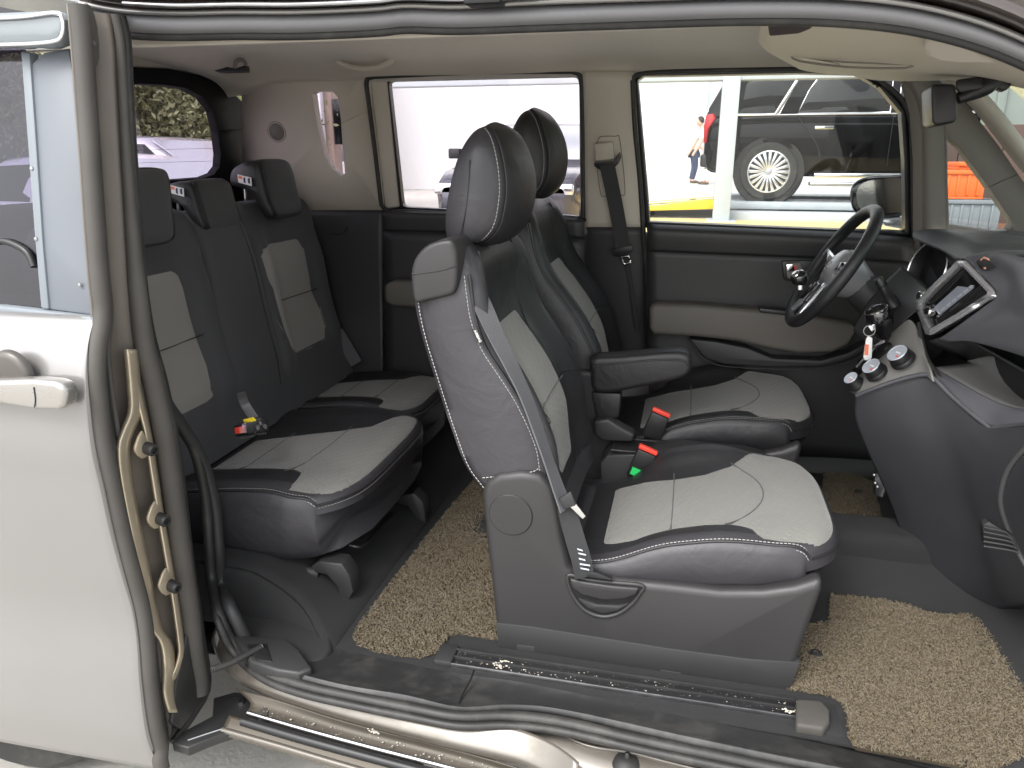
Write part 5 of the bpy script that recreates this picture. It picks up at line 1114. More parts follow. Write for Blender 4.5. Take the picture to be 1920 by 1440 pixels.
# ---------------------------------------------------------------- steering wheel
sw = tag(empty('steering_wheel', PY(2.2, (1565, 500))[0], van), 'black steering wheel with bright spokes and a spinner knob')
c = PY(2.2, (1563, 499))[0]; pa, pb = PY(2.2, (1640, 395))[0], PY(2.2, (1484, 600))[0]
c = (pa+pb)/2; uu = (pa-pb)/2; rad = np.linalg.norm(uu); e1 = uu/rad; e2 = np.array((0, 1., 0)); wn = np.cross(e1, e2)
if wn[0] > 0: wn = -wn
RA = .178; RB = .178
rim = [c+e1*(rad*math.cos(a))+e2*(RB*math.sin(a)) for a in np.arange(48)*2*math.pi/48]
tube('wheel_rim', rim, .0165, M['leather'], sw, closed=True, sm=0, seg=14)
lathe('wheel_hub', [(.0001, .042), (.03, .04), (.055, .03), (.066, .012), (.062, -.02), (.045, -.06), (.035, -.10)], c-wn*.03, wn, M['hub_grey'], sw, seg=36)
lathe('hub_badge', [(.0001, .0435), (.016, .043), (.018, .040)], c-wn*.03, wn, M['silver'], sw, seg=24)
for a in (R(8), R(172), R(250), R(290)):
    d = e2*math.cos(a)+e1*math.sin(a)
    t = np.cross(wn, d)
    q = [c+d*.045+t*.020-wn*.012, c+d*.045-t*.020-wn*.012, c+d*.168-t*.013, c+d*.168+t*.013]
    plate('spoke', q, wn*.010, M['silver'], sw, bev=.003)
    plate('spoke_pad', [c+d*.06+t*.012-wn*.003, c+d*.06-t*.012-wn*.003, c+d*.12-t*.010+wn*.003, c+d*.12+t*.010+wn*.003], wn*.010, M['gloss_black'], sw, bev=.002)
col_s = [c-wn*.07, c-wn*.16+np.array((.0, 0, -.02)), c-wn*.30+np.array((.03, 0, -.06))]
tube('column_shroud', col_s, [.045, .055, .06], M['plastic_dark'], sw, seg=14)
kp = PY(2.06, (1499, 522))[0]
lathe('spinner_knob', [(.0001, .020), (.012, .019), (.020, .012), (.022, .002), (.018, -.012), (.012, -.02)], kp, (-.6, -.35, .6), M['gloss_black'], sw, seg=28)
lathe('spinner_badge', [(.0001, .0215), (.010, .021), (.012, .0185)], kp, (-.6, -.35, .6), M['chrome'], sw, seg=24)
lathe('spinner_clamp', [(.012, -.006), (.013, 0), (.012, .008)], PY(2.06, (1500, 538))[0], (0, 0, 1), M['chrome'], sw, seg=18)

# ---------------------------------------------------------------- centre console
con = tag(empty('centre_console', (0, 1.9, .33), van), 'low dark console with a tray and cup holder between the front seats')
co = PY(1.86, (1125, 868), (1140, 853), (1280, 851), (1330, 856), (1400, 863), (1440, 872), (1440, 975), (1130, 975))
plate('console_body', co, (0, .11, 0), M['plastic_dark'], con, bev=.006, seg=3)
zc = PY(1.86, (1200, 852))[0][2]; xa_, xb_ = PY(1.86, (1146, 852))[0][0], PY(1.86, (1284, 852))[0][0]
box('console_tray', (xa_, 1.868, zc-.006), (xb_, 1.955, zc+.0035), M['plastic_black'], con, bev=.002)
tube('tray_rim', [(xa_, 1.866, zc+.003), (xb_, 1.866, zc+.003), (xb_, 1.957, zc+.003), (xa_, 1.957, zc+.003)], .0035, M['plastic_grey'], con, closed=True, sm=0)
lathe('cup_holder', [(.036, -.01), (.038, .002), (.034, .005), (.031, .002), (.028, -.04), (.0001, -.045)], (xb_+.07, 1.915, zc), (0, 0, 1), M['silver'], con, seg=36)
lathe('cup_well', [(.031, .0005), (.029, .0015), (.0001, .0015)], (xb_+.07, 1.915, zc), (0, 0, 1), M['plastic_black'], con, seg=36)
plate('brake_lever_base', PY(1.92, (1112, 790), (1140, 786), (1165, 802), (1190, 815), (1186, 830), (1130, 828), (1114, 815)), (0, .05, 0), M['plastic_dark'], con, bev=.008, seg=3)
box('tunnel', (-.5, 1.83, .33), (.75, 1.97, .46), M['carpet'], van, bev=.03, seg=3)
# ---------------------------------------------------------------- floor mats of looped coil, lying loose
def coil_mat(outline, z, th, label, n, seed, group='coil floor mats'):
    P = np.array([p for p in PZ(z, *outline)])
    t = tag(empty('floor_mat', base_of(P)), label, 'floor mat', group)
    plate('mat_backing', [p-np.array((0, 0, th)) for p in P], (0, 0, th*.72), M['coil_base'], t, bev=.002)
    rng = np.random.RandomState(seed); lo, hi = P.min(0), P.max(0); X = P[:, :2]
    def inside(q):
        c = False
        for i in range(len(X)):
            a, b = X[i], X[i-1]
            if (a[1] > q[1]) != (b[1] > q[1]) and q[0] < (b[0]-a[0])*(q[1]-a[1])/(b[1]-a[1])+a[0]: c = not c
        return c
    v = []; f = []; k = 0
    while k < n:
        q = lo[:2]+rng.rand(2)*(hi-lo)[:2]
        if not inside(q): continue
        # nearer strands are drawn a little finer and denser by chance alone
        a = rng.rand()*6.283; L = .007+.006*rng.rand(); h = .0035+.004*rng.rand(); w = .00105
        d = np.array((math.cos(a), math.sin(a), 0)); s = np.array((-d[1], d[0], 0)); bend = (rng.rand()-.5)*.014
        b0 = len(v); pts = []
        for m in range(5):
            tt = m/4; pts.append(np.array((q[0], q[1], z-th*.3))+d*L*(tt-.5)+s*bend*math.sin(math.pi*tt)+np.array((0, 0, h*math.sin(math.pi*tt))))
        for p in pts:
            v += [p+s*w, p+np.array((0, 0, w*1.5)), p-s*w]
        for m in range(4):
            i = b0+3*m
            f += [(i, i+1, i+4, i+3), (i+1, i+2, i+5, i+4)]
        k += 1
    o = obj('coil_pile', v, f, M['coil'], t, smooth=True, angle=90, recalc=False); o['kind'] = 'stuff'
    return t, P
rear_mat = [(663, 1192), (668, 1178), (700, 1135), (750, 1070), (800, 1005), (850, 945), (900, 886), (960, 815), (1060, 815), (1000, 900), (960, 1000), (945, 1100), (945, 1200), (860, 1186), (842, 1190), (832, 1206), (815, 1224), (785, 1231), (740, 1226), (700, 1218), (672, 1208)]
coil_mat(rear_mat, .345, .012, 'beige looped coil mat on the floor behind the front passenger seat', 24000, 1)
front_mat = [(1558, 1114), (1600, 1118), (1650, 1124), (1700, 1134), (1740, 1148), (1790, 1154), (1840, 1150), (1930, 1128), (1990, 1120), (1990, 1390), (1930, 1402), (1915, 1418), (1880, 1434), (1840, 1440), (1700, 1414), (1606, 1398), (1594, 1385), (1590, 1340), (1580, 1316), (1560, 1302), (1476, 1290), (1480, 1262), (1500, 1200), (1520, 1168), (1556, 1168)]
coil_mat(front_mat, .345, .012, 'beige looped coil mat in the front passenger footwell with a black eyelet', 34000, 2)
driver_mat = [(1545, 880), (1600, 886), (1636, 905), (1650, 960), (1660, 990), (1690, 1020), (1630, 1026), (1558, 1022), (1540, 960)]
coil_mat(driver_mat, .345, .012, 'beige looped coil mat seen beyond the front seat, in the driver footwell', 8000, 3)
for x, y, z in ((1530, 1226, .347), (1610, 922, .347)):
    lathe('mat_eyelet', [(.013, 0), (.012, .004), (.007, .004), (.006, .001), (.0001, .001)], PZ(z, (x, y))[0], (0, 0, 1), M['rubber'], bpy.data.objects['floor_mat.001' if x < 1580 else 'floor_mat.002'], seg=24)
# key tag on a ring hanging by the gear lever
kt = tag(empty('key_tag', PY(1.925, (1625, 675))[0]), 'white key tag with an orange print hanging below the gear lever', 'key tag')
k0 = PY(1.925, (1630, 620))[0]
tube('key_ring', [k0+np.array((.013*math.cos(a), 0, .013*math.sin(a))) for a in np.arange(20)*2*math.pi/20], .0012, M['steel'], kt, closed=True, sm=0, seg=6)
plate('tag_body', PY(1.925, (1624, 636), (1628, 630), (1636, 634), (1635, 670), (1632, 676), (1622, 676), (1619, 670)), (0, .006, 0), M['white_plastic'], kt, bev=.0015)
plate('tag_print', PY(1.9243, (1622, 646), (1629, 646), (1628, 666), (1621, 666)), (0, .001, 0), M['orange_ink'], kt, bev=0)
plate('key_head', PY(1.925, (1628, 612), (1640, 608), (1644, 616), (1634, 622)), (0, .005, 0), M['chrome'], kt, bev=.001)
lf = tag(plate('dead_leaf', PZ(.300, (728, 1362), (738, 1361), (742, 1367), (736, 1372), (730, 1370)), (0, 0, .003), M['orange_ink'], None, bev=0), 'tiny orange leaf scrap lying in the door sill channel', 'leaf')

# dry grit and scraps caught along the seat track and the sill
rng = np.random.RandomState(5); v = []; f = []
def crumb(c, r):
    k = len(v); J = lambda: 1+.5*(rng.rand()-.5)
    for d in ((1, 0, 0), (-1, 0, 0), (0, 1, 0), (0, -1, 0), (0, 0, .7), (0, 0, -.3)): v.append(np.asarray(c)+np.array(d)*r*J())
    for a, b, c_ in ((0, 2, 4), (2, 1, 4), (1, 3, 4), (3, 0, 4), (2, 0, 5), (1, 2, 5), (3, 1, 5), (0, 3, 5)): f.append((k+a, k+b, k+c_))
for _ in range(260):
    crumb((-.43+.70*rng.rand(), 1.272+.04*rng.rand(), .3455), .0006+.0016*rng.rand()**3)
for _ in range(220):
    p = PZ(.2645, (480+480*rng.rand(), 0))[0]; t = rng.rand()
    q0 = PZ(.272, (480+460*t, 1322+118*t))[0]; crumb(q0+np.array((0, .012*rng.randn(), .0)), .0007+.002*rng.rand()**3)
for x, y in ((930, 1246), (944, 1240), (938, 1250), (700, 1372), (1480, 1333)):
    p = PZ(.352, (x, y))[0]
    for _ in range(14): crumb(p+rng.randn(3)*np.array((.006, .003, .0005)), .0012+.002*rng.rand())
tag(obj('grit', v, f, M['grit'], None, smooth=False, recalc=False), 'pale grit and scraps scattered along the seat track and door sill', kind='stuff')
# ---------------------------------------------------------------- what stands in the yard beyond the windows
def wheel(parent, c, r, w, rimmat, spokes, n=0):
    e = empty('wheel', c, parent); c = np.asarray(c, float)
    lathe('tyre', [(r*.66, .01), (r*.72, -.012), (r*.93, -.014), (r*.985, .004), (r, .03), (r, w-.03), (r*.93, w), (r*.66, w)], c, (0, 1, 0), M['rubber'], e, seg=48, cap=False)
    lathe('rim', [(.0001, .03), (r*.12, .025), (r*.16, .05), (r*.6, .07), (r*.66, .0), (r*.69, .0), (r*.67, .1)], c, (0, 1, 0), M['dark_rim'], e, seg=48)
    lathe('rim_edge', [(r*.66, .0), (r*.68, -.014), (r*.72, -.012), (r*.70, .01)], c, (0, 1, 0), rimmat, e, seg=48, cap=False)
    for k in range(spokes):
        a = k*2*math.pi/spokes; d = np.array((math.cos(a), 0, math.sin(a))); t = np.array((-d[2], 0, d[0]))
        q = [c+d*r*.12+t*r*.028, c+d*r*.12-t*r*.028, c+d*r*.67-t*r*.062, c+d*r*.67+t*r*.048]
        q = [p+np.array((0, .004, 0)) for p in q]
        plate('spoke', q, (0, .02, 0), rimmat, e, bev=.003)
    lathe('hub_cap', [(.0001, -.008), (r*.10, -.006), (r*.13, .01)], c, (0, 1, 0), rimmat, e, seg=24)
mat('dark_rim', (.02, .02, .022), .5, metal=.5)
def loft(name, stations, fn, m, parent):
    return grid(name, [fn(*s) for s in stations], m, parent, closed=True, caps=True, angle=45)
def car(label, lower, house, hw, paint, wheels, wr, catg, group=None, spokes=10, glassq=(), back=False):
    t = tag(empty('parked_car', (0, 0, 0)), label, catg, group)
    def ring(x, z0, z1, w, k=0):
        w = hw*w; h = z1-z0
        half = [(-w*.93, z0), (-w*.975, z0+.12*h), (-w*.985, z0+.45*h), (-w, z0+.68*h), (-w*.985, z0+.86*h), (-w*.95, z0+.97*h), (-w*.86, z1)]
        return [np.array((x, y, z)) for y, z in half]+[np.array((x, -y, z)) for y, z in half[::-1]]
    loft('body', lower, ring, paint, t)
    def ring2(x, z0, z1, w0, w1):
        a, b = hw*w0, hw*w1; h = z1-z0
        half = [(-a, z0), (-a*.75-b*.25, z0+.3*h), (-a*.4-b*.6, z0+.65*h), (-b*1.04, z0+.9*h), (-b*.9, z1-.01), (-b*.5, z1)]
        return [np.array((x, y, z)) for y, z in half]+[np.array((x, -y, z)) for y, z in half[::-1]]
    loft('cabin', house, ring2, paint, t)
    for x in wheels:
        lathe('wheel_arch', [(wr*.9, .02), (wr*1.12, -.004), (wr*1.17, -.004), (wr*1.2, .02)], (x, -hw*.985, wr), (0, 1, 0), M['plastic_black'], t, seg=48, cap=False)
        lathe('wheel_well', [(.0001, .0), (wr*1.12, .0), (wr*1.12, .02)], (x, -hw*.985, wr), (0, 1, 0), M['plastic_black'], t, seg=40)
        wheel(t, (x, -hw*1.0, wr), wr, .22, M['silver'], spokes)
        wheel(t, (x, hw*.8, wr), wr, .22, M['silver'], 5)
    return t
# black SUV on the lift platform -----------------------------------------------------------
lowS = [(-2.47, .55, .98, .80), (-2.45, .42, 1.02, .88), (-2.35, .36, 1.06, .95), (-2.0, .32, 1.08, .985), (-1.45, .32, 1.10, 1), (0, .30, 1.08, 1), (1.2, .32, 1.08, 1), (1.9, .34, 1.04, .97), (2.3, .38, .98, .90), (2.45, .5, .9, .8)]
houS = [(-2.44, 1.0, 1.20, .84, .72), (-2.30, 1.0, 1.48, .88, .74), (-2.12, 1.0, 1.66, .90, .75), (-1.9, 1.0, 1.73, .92, .76), (-1.0, 1.0, 1.76, .93, .77), (.0, 1.0, 1.75, .93, .77), (.5, 1.0, 1.68, .93, .76), (1.0, 1.0, 1.35, .92, .76), (1.35, 1.0, 1.08, .9, .8)]
suv = car('shiny black SUV on the lift platform, with many-spoked silver wheels and red tail light', lowS, houS, .985, M['black_paint'], (-1.62, 1.4), .375, 'SUV', spokes=20)
def sideS(x, z, o=-.012):   # point on the flank of the cabin
    k = (z-1.0)/.75
    b = np.interp(k, (0, .3, .65, .9, 1), (.93, .93*.75+.77*.25, .93*.4+.77*.6, .80, .70))
    return np.array((x, -.985*b+o, z))
for nm, q in (('rear_quarter_glass', [(-2.28, 1.10), (-1.55, 1.10), (-1.32, 1.58), (-2.05, 1.56), (-2.2, 1.4)]), ('rear_door_glass', [(-1.32, 1.10), (-.22, 1.10), (-.22, 1.60), (-1.05, 1.60), (-1.2, 1.4)]), ('front_door_glass', [(-.12, 1.10), (.95, 1.10), (.82, 1.25), (.42, 1.58), (-.12, 1.60)])):
    P = []
    for i in range(len(q)):
        a, b = q[i], q[(i+1) % len(q)]
        for k in range(4): P.append(sideS(a[0]+(b[0]-a[0])*k/4, a[1]+(b[1]-a[1])*k/4))
    plate(nm, P, (0, .012, 0), M['car_glass'], suv, bev=.002)
    tube('window_chrome', P, .007, M['chrome'], suv, closed=True, sm=0, seg=6)
tube('pillar_chrome', [sideS(-1.60, 1.09, -.02), sideS(-1.46, 1.34, -.022), sideS(-1.30, 1.62, -.022)], .024, M['chrome'], suv, seg=8)
tube('belt_chrome', [sideS(x, 1.085, -.02) for x in (-2.3, -1, 0, 1)], .011, M['chrome'], suv, seg=6)
tube('roof_rail', [np.array((x, -.70, z)) for x, z in ((-2.0, 1.71), (-1.8, 1.78), (-.5, 1.82), (.3, 1.79), (.5, 1.70))], .02, M['chrome'], suv, seg=8)
for x in (-1.28, -.17, .98):
    tube('door_joint', [np.array((x-.02, -.985-.002, z)) for z in (1.04, .8, .6, .45)] if x > -1 else [np.array((xx, -.987, z)) for xx, z in ((-1.32, 1.05), (-1.2, .9), (-1.05, .7), (-1.0, .5))], .005, M['plastic_black'], suv, seg=6)
for x in (-.98, .18):
    box('door_handle', (x-.13, -1.02, .90), (x+.10, -.975, .945), M['chrome'], suv, bev=.01)
box('side_sill', (-1.05, -1.0, .30), (.95, -.93, .36), M['chrome'], suv, bev=.01)
box('running_board', (-1.1, -1.06, .20), (1.0, -.9, .25), M['steel'], suv, bev=.015)
plate('tail_light', [np.array(p) for p in ((-2.45, -.80, 1.10), (-2.37, -.88, 1.11), (-2.34, -.89, 1.05), (-2.42, -.905, .92), (-2.44, -.90, .74), (-2.46, -.83, .74), (-2.475, -.78, .95))], (-.02, -.02, 0), M['tail_red'], suv, bev=.004)
plate('rear_glass', [np.array(p) for p in ((-2.44, -.7, 1.1), (-2.44, .7, 1.1), (-2.16, .62, 1.62), (-2.16, -.62, 1.62))], (-.02, 0, .012), M['car_glass'], suv, bev=0)
box('bumper', (-2.5, -.86, .42), (-2.36, .86, .60), M['plastic_black'], suv, bev=.04, seg=3)
box('bumper_trim', (-2.515, -.84, .40), (-2.40, .84, .43), M['chrome'], suv, bev=.01)
w0 = PY(10.0, (1441, 322))[0]
suv.scale = (.93, .93, .93); suv.location = (w0[0]+1.62*.93, 10.0+.985*.93, w0[2]-.375*.93)
zp = w0[2]-.375*.93
# lift: post, beam, platform -----------------------------------------------------------
lift = tag(empty('car_lift', (w0[0]+1, 10.5, .62)), 'grey steel parking lift with a square post carrying the black SUV', 'car lift')
pp = PY(9.2, (1341, 394), (1366, 394), (1383, 150), (1358, 150))
x0, x1 = PY(9.2, (1342, 330))[0][0], PY(9.2, (1368, 330))[0][0]
box('post', (x0, 9.2, .60), (x0+.19, 9.4, 3.2), M['grey_steel'], lift, bev=.01)
box('post_foot', (x0-.07, 9.12, .615), (x0+.26, 9.5, .64), M['grey_steel'], lift, bev=.005)
zb = PY(9.2, (1360, 150))[0][2]
box('beam', (x0-4.5, 9.22, zb), (x0+6, 9.42, zb+.22), M['grey_steel'], lift, bev=.01)
box('platform', (w0[0]-.45, 9.8, zp-.09), (w0[0]+4.6, 10.6, zp-.005), M['grey_steel'], lift, bev=.01)
box('platform', (w0[0]-.45, 11.4, zp-.09), (w0[0]+4.6, 12.2, zp-.005), M['grey_steel'], lift, bev=.01)
box('platform_beam', (w0[0]-.5, 9.5, zp-.24), (w0[0]+4.6, 9.72, zp-.10), M['grey_steel'], lift, bev=.01)
rm = tag(empty('loading_ramp', (w0[0]-1.5, 9.5, .62)), 'yellow painted ramp leading up to the grey lift post', 'ramp')
rp = PY(9.6, (1150, 392), (1340, 388), (1340, 372), (1240, 384), (1150, 391))
plate('ramp_side', PY(9.6, (1180, 396), (1340, 392), (1340, 374), (1290, 378), (1180, 392)), (0, .05, 0), M['yellow_paint'], rm, bev=.004)
plate('ramp_deck', [np.array((w0[0]-2.6, 9.65, .64)), np.array((w0[0]-.5, 9.65, zp-.02)), np.array((w0[0]-.5, 11.5, zp-.02)), np.array((w0[0]-2.6, 11.5, .64))], (0, 0, -.03), M['white_paint'], rm, bev=.003)
for k in range(3):
    y = 9.9+.5*k
    plate('ramp_stripe', [np.array((w0[0]-2.4, y, .655)), np.array((w0[0]-.55, y+.1, zp-.012)), np.array((w0[0]-.55, y+.3, zp-.012)), np.array((w0[0]-2.4, y+.2, .655))], (0, 0, .003), M['yellow_paint'], rm, bev=0)
# pale yellow yard floor round the lift
yf = [[(x, y, ground_z(x, y)+.004) for x in np.linspace(-1.2, 9, 20)] for y in np.linspace(5.2, 9.6, 12)]
tag(grid('yard_floor', yf, M['yard_yellow'], None, angle=80), kind='structure')
# white building behind
bd = tag(empty('white_building', (0, 30, 0)), 'plain white workshop wall filling the view behind the lift', 'building')
box('wall', (-14, 30, 0), (34, 30.4, 16), M['white_wall'], bd, bev=.02)
xw = PY(30, (1327, 200))[0][0]
box('door_frame', (xw, 29.92, 2.6), (xw+.09, 30.02, 7), M['grey_steel'], bd, bev=.005)
box('roller_door', (xw-1.6, 29.95, .6), (xw-.02, 30.02, 6), M['grey_pale'], bd, bev=.01)
tb = tag(empty('tan_building', (-10, 17, 0)), 'tan wall seen through the narrow rear quarter window', 'building')
box('wall', (-12.2, 17, 0), (-8.25, 17.4, 7), M['tan_wall'], tb, bev=.02)
xq = PY(17, (637, 250))[0]
box('window', (xq[0]-.12, 16.95, 1.6), (xq[0]+.2, 17.02, 2.6), M['car_glass'], tb, bev=.01)
box('downpipe', (PY(17, (598, 250))[0][0], 16.8, 0), (PY(17, (612, 250))[0][0], 16.98, 7), M['white_wall'], tb, bev=.02)
# cars seen through the tailgate window and the rear side window
def sedan(label, paint, group, loc, rz):
    lo = [(-2.2, .5, .85, .78), (-2.15, .35, .92, .9), (-1.9, .28, .96, .97), (-1.3, .25, .98, 1), (0, .24, .96, 1), (1.0, .24, .95, 1), (1.7, .28, .88, .97), (2.1, .35, .78, .9), (2.2, .45, .70, .8)]
    ho = [(-1.85, .93, .98, .86, .80), (-1.4, .93, 1.22, .9, .72), (-.9, .93, 1.42, .92, .70), (-.2, .93, 1.47, .93, .70), (.25, .93, 1.44, .93, .70), (.7, .93, 1.22, .92, .74), (1.2, .92, .97, .9, .84)]
    t = car(label, lo, ho, .89, paint, (-1.3, 1.35), .32, 'car', group, spokes=10)
    def sd(x, z, s, o=-.01):
        b = np.interp((z-.93)/.5, (0, .3, .65, .9), (.92, .865, .79, .735)); return np.array((x, s*(-.89*b+o), z))
    for s in (1, -1):
        for q in ([(-1.35, 1.0), (-.35, 1.0), (-.35, 1.36), (-.9, 1.34)], [(-.27, 1.0), (.85, 1.0), (.28, 1.36), (-.27, 1.38)]):
            plate('side_glass', [sd(x, z, s) for x, z in q], (0, s*.012, 0), M['car_glass'], t, bev=.002)
        box('door_mirror', (.62, -s*.92 if s > 0 else .90, 1.0), (.78, -s*1.08 if s > 0 else 1.06, 1.13), M['plastic_black'], t, bev=.02)
    plate('windscreen', [np.array(p) for p in ((1.16, -.72, .985), (1.16, .72, .985), (.34, .60, 1.40), (.34, -.60, 1.40))], (.012, 0, .012), M['shield_pale'], t, bev=0)
    plate('rear_glass', [np.array(p) for p in ((-1.78, -.66, 1.02), (-1.78, .66, 1.02), (-1.0, .58, 1.40), (-1.0, -.58, 1.40))], (-.012, 0, .012), M['car_glass'], t, bev=0)
    for s in (-1, 1):
        box('tail_light', (-2.2, min(s*.62, s*.84), .72), (-2.08, max(s*.62, s*.84), .86), M['tail_red'], t, bev=.02)
        box('headlight', (2.06, min(s*.55, s*.8), .62), (2.2, max(s*.55, s*.8), .74), M['chrome'], t, bev=.02)
    t.location = loc; t.rotation_euler.z = rz
    return t
a = onp(315, 313, (0, 1, 0), 8.0)
sedan('pale silver saloon seen through the tailgate window, its mirror and windscreen showing', M['silver_paint'], None, (a[0]-.7, 8.0+1.0, a[2]-1.1), R(-8))
b = onp(250, 322, (0, 1, 0), 6.2)
sedan('white car nearest to the tailgate window, only its roof and bonnet in view', M['white_paint'], None, (b[0]-.9, 6.2+.9, b[2]-1.30), R(-10))
c_ = onp(945, 300, (0, 1, 0), 8.5)
sedan('dark grey car parked nose-on beyond the rear side window', M['grey_paint'], None, (c_[0], 10.6, .32), R(-90))
# dark building, poles and trees behind the tailgate view
db_ = tag(empty('dark_building', (-16, 24, 0)), 'dark facade with tall windows behind the trees', 'building')
box('wall', (-32, 24, 0), (-13.2, 24.5, 14), M['dark_wall'], db_, bev=.02)
for k in range(7):
    box('window', (-30+2.2*k, 23.95, 2.5), (-28.6+2.2*k, 24.0, 6), M['car_glass'], db_, bev=.02)
for x, y, Yd, top in ((327, 300, 13.5, 150), (255, 300, 14.5, 148)):
    p = onp(x, y, (0, 1, 0), Yd); pt = onp(x-8, top, (0, 1, 0), Yd+.4)
    po = tag(tube('utility_pole', [(p[0]+.35, Yd, 0), p, pt, (pt[0]-.3, Yd+.5, pt[2]+2.5)], [.17, .15, .13, .11], M['pole'], None, seg=12), ('pale leaning pole in the middle of the tailgate window' if x > 300 else 'pale leaning pole at the left edge of the tailgate window'), 'pole')
def tree(label, base, h, crown_r, nleaf, seed, lm):
    rng = np.random.RandomState(seed); base = np.asarray(base, float)
    t = tag(empty('tree', base), label, 'tree', 'trees behind the parked cars')
    tube('trunk', [base, base+np.array((.1, 0, h*.3)), base+np.array((-.05, .1, h*.7)), base+np.array((.1, .1, h))], [.16, .12, .07, .02], M['bark'], t, seg=10)
    for k in range(6):
        a = rng.rand()*6.28; z = h*(.3+.1*k)
        s = base+np.array((0, 0, z)); e = s+np.array((math.cos(a)*crown_r*.8, math.sin(a)*crown_r*.8, h*.22))
        tube('limb', [s, (s+e)/2+np.array((0, 0, -.05)), e], [.05, .03, .01], M['bark'], t, seg=6)
    v = []; f = []
    cl = [base+np.array((rng.randn()*crown_r*.55, rng.randn()*crown_r*.55, h*(.35+.6*rng.rand()))) for _ in range(26)]
    for k in range(nleaf):
        c = cl[rng.randint(len(cl))]+rng.randn(3)*np.array((.32, .32, .24))
        n = rng.randn(3); n /= np.linalg.norm(n); u = np.cross(n, rng.randn(3)); u /= np.linalg.norm(u); w = np.cross(n, u); s = .035+.04*rng.rand()
        i = len(v); v += [c-u*s, c+w*s*.45+n*.01, c+u*s, c-w*s*.45]; f.append((i, i+1, i+2, i+3))
    o = obj('crown', v, f, lm, t, smooth=False, recalc=False); o['kind'] = 'stuff'
for k, (x, Yd, h, r_, lm, lb) in enumerate(((262, 12.0, 3.0, 1.3, 'leaf', 'dense dark green tree at the left of the tailgate view'), (330, 13.0, 3.2, 1.5, 'leaf_pale', 'pale olive tree in the middle of the tailgate view'), (385, 12.4, 2.9, 1.0, 'leaf', 'rounded green tree at the right of the tailgate view'), (215, 13.4, 3.4, 1.6, 'leaf_pale', 'pale tree mostly hidden by the open door'))):
    p = onp(x, 300, (0, 1, 0), Yd); tree(lb, (p[0], Yd, 0), h, r_, 8000, 10+k, M[lm])
# crates on a dark bench beside the wall, seen through the small front window
bn = tag(empty('storage_bench', PY(4.6, (1830, 440))[0]), 'dark wooden bench under the stacked crates', 'bench')
P0 = PY(4.6, (1740, 432), (1960, 448)); zt = P0[0][2]
box('bench_top', (P0[0][0], 4.5, zt-.05), (P0[1][0]+.3, 5.2, zt), M['bench_wood'], bn, bev=.005)
for x in (P0[0][0]+.05, P0[1][0]+.2):
    for y in (4.55, 5.1): box('leg', (x, y, ground_z(x, y)), (x+.06, y+.06, zt-.05), M['bench_wood'], bn, bev=.004)
def crate(lo, hi, m, label):
    t = tag(empty('crate', ((lo[0]+hi[0])/2, (lo[1]+hi[1])/2, lo[2])), label, 'crate', 'stacked crates')
    (a, b, c), (d, e, f) = lo, hi; th = .012
    box('floor', (a, b, c), (d, e, c+th), m, t, bev=.002)
    box('wall', (a, b, c+th), (d, b+th, f), m, t, bev=.003); box('wall', (a, e-th, c+th), (d, e, f), m, t, bev=.003)
    box('wall', (a, b+th, c+th), (a+th, e-th, f), m, t, bev=.003); box('wall', (d-th, b+th, c+th), (d, e-th, f), m, t, bev=.003)
    box('rim', (a-.012, b-.012, f-.02), (d+.012, b-.001, f+.002), m, t, bev=.003)
    n = int((d-a)/.05)
    for k in range(n): box('rib', (a+.02+k*.05, b-.008, c+.02), (a+.032+k*.05, b+.001, f-.025), m, t, bev=.002)
    return t
g = PY(4.6, (1768, 428), (1880, 376)); crate((g[0][0], 4.6, zt), (g[1][0], 4.98, g[1][2]), M['grey_crate'], 'grey plastic crate under the orange one')
o1 = PY(4.62, (1762, 376), (1852, 320)); crate((o1[0][0], 4.62, g[1][2]+.004), (o1[1][0], 4.96, o1[1][2]), M['orange_crate'], 'orange plastic crate stacked on the grey crate')
o2 = PY(4.66, (1798, 322), (1842, 304)); crate((o2[0][0], 4.66, o1[1][2]+.004), (o2[1][0], 4.9, o2[1][2]), M['orange_crate'], 'small red-orange tub on top of the orange crate')
bw = tag(empty('brown_partition', (3.5, 5.6, 0)), 'dark brown partition behind the crates', 'wall')
xa = PY(5.5, (1716, 300))[0][0]
for k in range(9): box('board', (xa+.25*k, 5.5, 0), (xa+.25*k+.245, 5.54, 1.55), M['brown_wall'], bw, bev=.004)
sd_ = tag(empty('green_backdrop', (4, 6.6, 0)), 'grey green shed added beyond the windscreen to dim its white view', 'backdrop')
box('wall', (2.05, 6.4, 0), (6.5, 6.5, 3.4), M['backdrop_green'], sd_, bev=.01)  # invented backdrop that gives the windscreen view its grey green tone
for k in range(12): box('rib', (2.1+.36*k, 6.37, .05), (2.16+.36*k, 6.4, 3.35), M['backdrop_green'], sd_, bev=.005)
